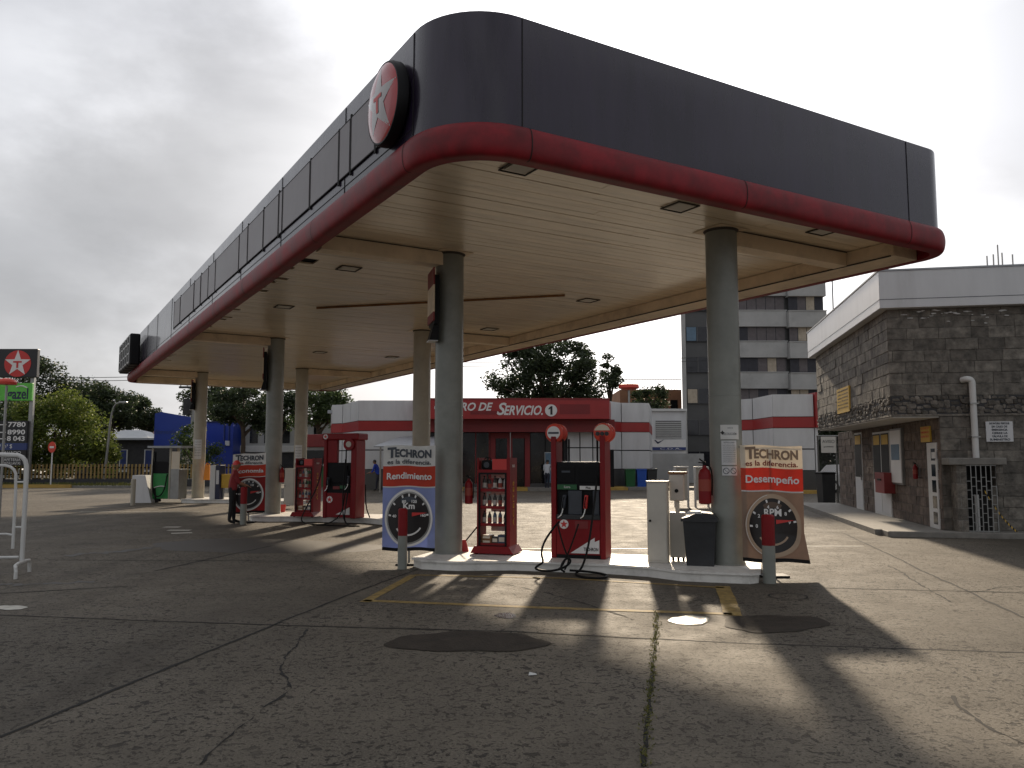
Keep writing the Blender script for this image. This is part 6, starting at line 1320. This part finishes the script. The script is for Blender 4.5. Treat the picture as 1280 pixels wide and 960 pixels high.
# ------------------------------------------------------------------ trees
def tree(name, label, px, Y, zc, rx, rz, lm, seed, nb=26, nl=7000, ls=.24, group='background trees', trunk_r=.2, base_off=0.0, ry=None, spread=.9, limbs=7, blob_r=.42):
    rnd = random.Random(seed); x = Xp(px, Y, 500); ry = ry or rx * .8; o = thing(name, label, 'tree', (x, Y, 0), 0, group)
    bl = []
    while len(bl) < nb:
        v = Vector((rnd.uniform(-1, 1), rnd.uniform(-1, 1), rnd.uniform(-1, 1)))
        if .35 < v.length < 1: bl.append((Vector((v.x * rx * .78, v.y * ry * .78, zc + v.z * rz * .78)), rnd.uniform(.6, 1.15) * blob_r * min(rx, rz) * (1.0)))
    mb = MB(); tz = max(.8, zc - rz * .55)
    mb.tube([(base_off, 0, -.05), (base_off * .6 + .05, .05, tz * .5), (0, 0, tz), (rnd.uniform(-.2, .2), 0, zc)], [trunk_r, trunk_r * .35], 9, smooth=1)
    for c, r in bl[:limbs]:
        s0 = Vector((base_off * .3, 0, tz * rnd.uniform(.75, 1.05))); mb.tube([s0, s0.lerp(c, .5) + Vector((0, 0, .2)), c], [trunk_r * .45, .03], 6, smooth=1)
    mb.build('trunk', 'bark', o, True)
    vs = []; fs = []
    per = nl // nb
    for c, r in bl:
        for i in range(per):
            d = Vector((rnd.gauss(0, 1), rnd.gauss(0, 1), rnd.gauss(0, 1))).normalized() * r * (rnd.random() ** .45) * (1.25 if rnd.random() < .12 else 1)
            d.z *= .75; p = c + d
            if p.z < .35: continue
            a = Vector((rnd.gauss(0, 1), rnd.gauss(0, 1), rnd.gauss(0, .6))).normalized(); b = a.cross(Vector((rnd.gauss(0, 1), rnd.gauss(0, 1), rnd.gauss(0, 1)))).normalized()
            l = ls * rnd.uniform(.6, 1.3); w = l * .42; k = len(vs)
            vs += [tuple(p - a * l * .5), tuple(p + b * w * .5), tuple(p + a * l * .5), tuple(p - b * w * .5)]; fs.append((k, k + 1, k + 2, k + 3))
    me = bpy.data.meshes.new('crown'); me.from_pydata(vs, [], fs); me.materials.append(M[lm]); c = bpy.data.objects.new('crown', me); COL.objects.link(c); c.parent = o
    return o
def zt_(py, Y): return Zp(py, Y)
tree('broad_tree', 'big dark broad tree rising behind the shop roof', 686, 62, zt_(474, 62), 5.5, 4.4, 'leaf_dark', 1, nb=95, nl=26000, ls=.3, blob_r=.24, limbs=40)
tree('slender_tree', 'thin feathery branch tree at the right of the big shop tree', 762, 64, zt_(467, 64), 1.7, 2.0, 'leaf_dark', 2, nb=12, nl=2200, ls=.26, blob_r=.3)
tree('small_tree', 'small dark tree in front of the orange brick house', 808, 66, zt_(500, 66), 1.8, 2.3, 'leaf_dark', 3, nb=16, nl=3800, ls=.25, blob_r=.4)
tree('street_tree', 'dark street tree with visible trunk left of the middle column', 305, 58, zt_(510, 58), 3.0, 1.9, 'leaf_dark', 4, nb=26, nl=8000, ls=.26, trunk_r=.22, limbs=12, blob_r=.45)
tree('street_tree', 'green street tree seen between the far right column and shop', 398, 60, zt_(512, 60), 2.6, 2.2, 'leaf_mid', 5, nb=24, nl=7500, ls=.26, limbs=10, blob_r=.45)
tree('street_tree', 'dark street tree behind the middle row column', 350, 64, zt_(512, 64), 2.6, 2.2, 'leaf_dark', 6, nb=22, nl=6500, ls=.28, blob_r=.45)
tree('bushy_tree', 'small yellow green tree in front of the blue hoarding', 248, 57, zt_(562, 57), 1.75, 2.4, 'leaf_mid', 7, nb=24, nl=4500, ls=.2, trunk_r=.1, blob_r=.4)
tree('bushy_tree', 'wide light green bushy tree behind the price pylon', 72, 57, zt_(540, 57), 4.5, 3.3, 'leaf_light', 8, nb=46, nl=24000, ls=.25, blob_r=.38, ry=2.5)
tree('bushy_tree', 'light green bushy tree at the far left behind the pylon', 5, 59, zt_(542, 59), 3.4, 3.2, 'leaf_mid', 9, nb=32, nl=13000, ls=.25, blob_r=.4)
tree('bushy_tree', 'lower light green bush right of the wide bushy tree', 130, 58, zt_(565, 58), 1.5, 2.3, 'leaf_light', 10, nb=20, nl=5000, ls=.22, blob_r=.45, trunk_r=.1)
tree('dark_tree', 'tall dark tree left behind the price pylon', 40, 78, zt_(484, 78), 3.4, 3.6, 'leaf_dark', 11, nb=30, nl=9000, ls=.34)
tree('dark_tree', 'dark tree rising above the middle of the light green tree', 92, 80, zt_(506, 80), 3.8, 3.0, 'leaf_dark', 12, nb=32, nl=11000, ls=.34)
tree('dark_tree', 'dark tree above the low grey roofed house', 142, 80, zt_(512, 80), 4.6, 2.8, 'leaf_dark', 13, nb=42, nl=14000, ls=.34)
tree('dark_tree', 'dark tree between the light bushy tree and street lamp', 118, 84, zt_(512, 84), 3.6, 3.2, 'leaf_dark', 19, nb=30, nl=9000, ls=.34)
tree('dark_tree', 'dark tree tip just left of the blue hoarding', 184, 82, zt_(520, 82), 2.2, 2.6, 'leaf_dark', 14, nb=20, nl=6000, ls=.34)
tree('dark_tree', 'dark tree seen below the far end of the canopy', 272, 80, zt_(508, 80), 4.4, 2.4, 'leaf_dark', 15, nb=32, nl=9000, ls=.34)
tree('dark_tree', 'dark tree growing behind the chain link fence', 1045, 52, 2.6, 4.0, 3.0, 'leaf_dark', 16, nb=26, nl=9000, ls=.28)
# hedge masses closing the horizon
def hedge(px0, px1, Y, pyt, seed, lab):
    rnd = random.Random(seed); vs = []; fs = []; x0, x1 = Xp(px0, Y), Xp(px1, Y); h = Zp(pyt, Y)
    for i in range(int((x1 - x0) * h * 45)):
        x = rnd.uniform(x0, x1); p = Vector((x, Y + rnd.uniform(0, 1.5), rnd.random() ** .8 * h * (.8 + .2 * math.sin(x * 1.3)))); a = Vector((rnd.gauss(0, 1), rnd.gauss(0, 1), rnd.gauss(0, 1))).normalized(); b = a.cross(Vector((rnd.gauss(0, 1), rnd.gauss(0, 1), 1))).normalized(); l = rnd.uniform(.2, .45); k = len(vs)
        vs += [tuple(p - a * l * .5), tuple(p + b * l * .25), tuple(p + a * l * .5), tuple(p - b * l * .25)]; fs.append((k, k + 1, k + 2, k + 3))
    me = bpy.data.meshes.new('hedge'); me.from_pydata(vs, [], fs); me.materials.append(M['leaf_dark']); c = bpy.data.objects.new('hedge', me); COL.objects.link(c); tag(c, lab, 'hedge', kind='stuff')
hedge(-60, 200, 70, 570, 1, 'dark hedge mass under the trees behind the picket fence')
hedge(1015, 1085, 47.5, 560, 3, 'dark hedge mass behind the chain link fence')
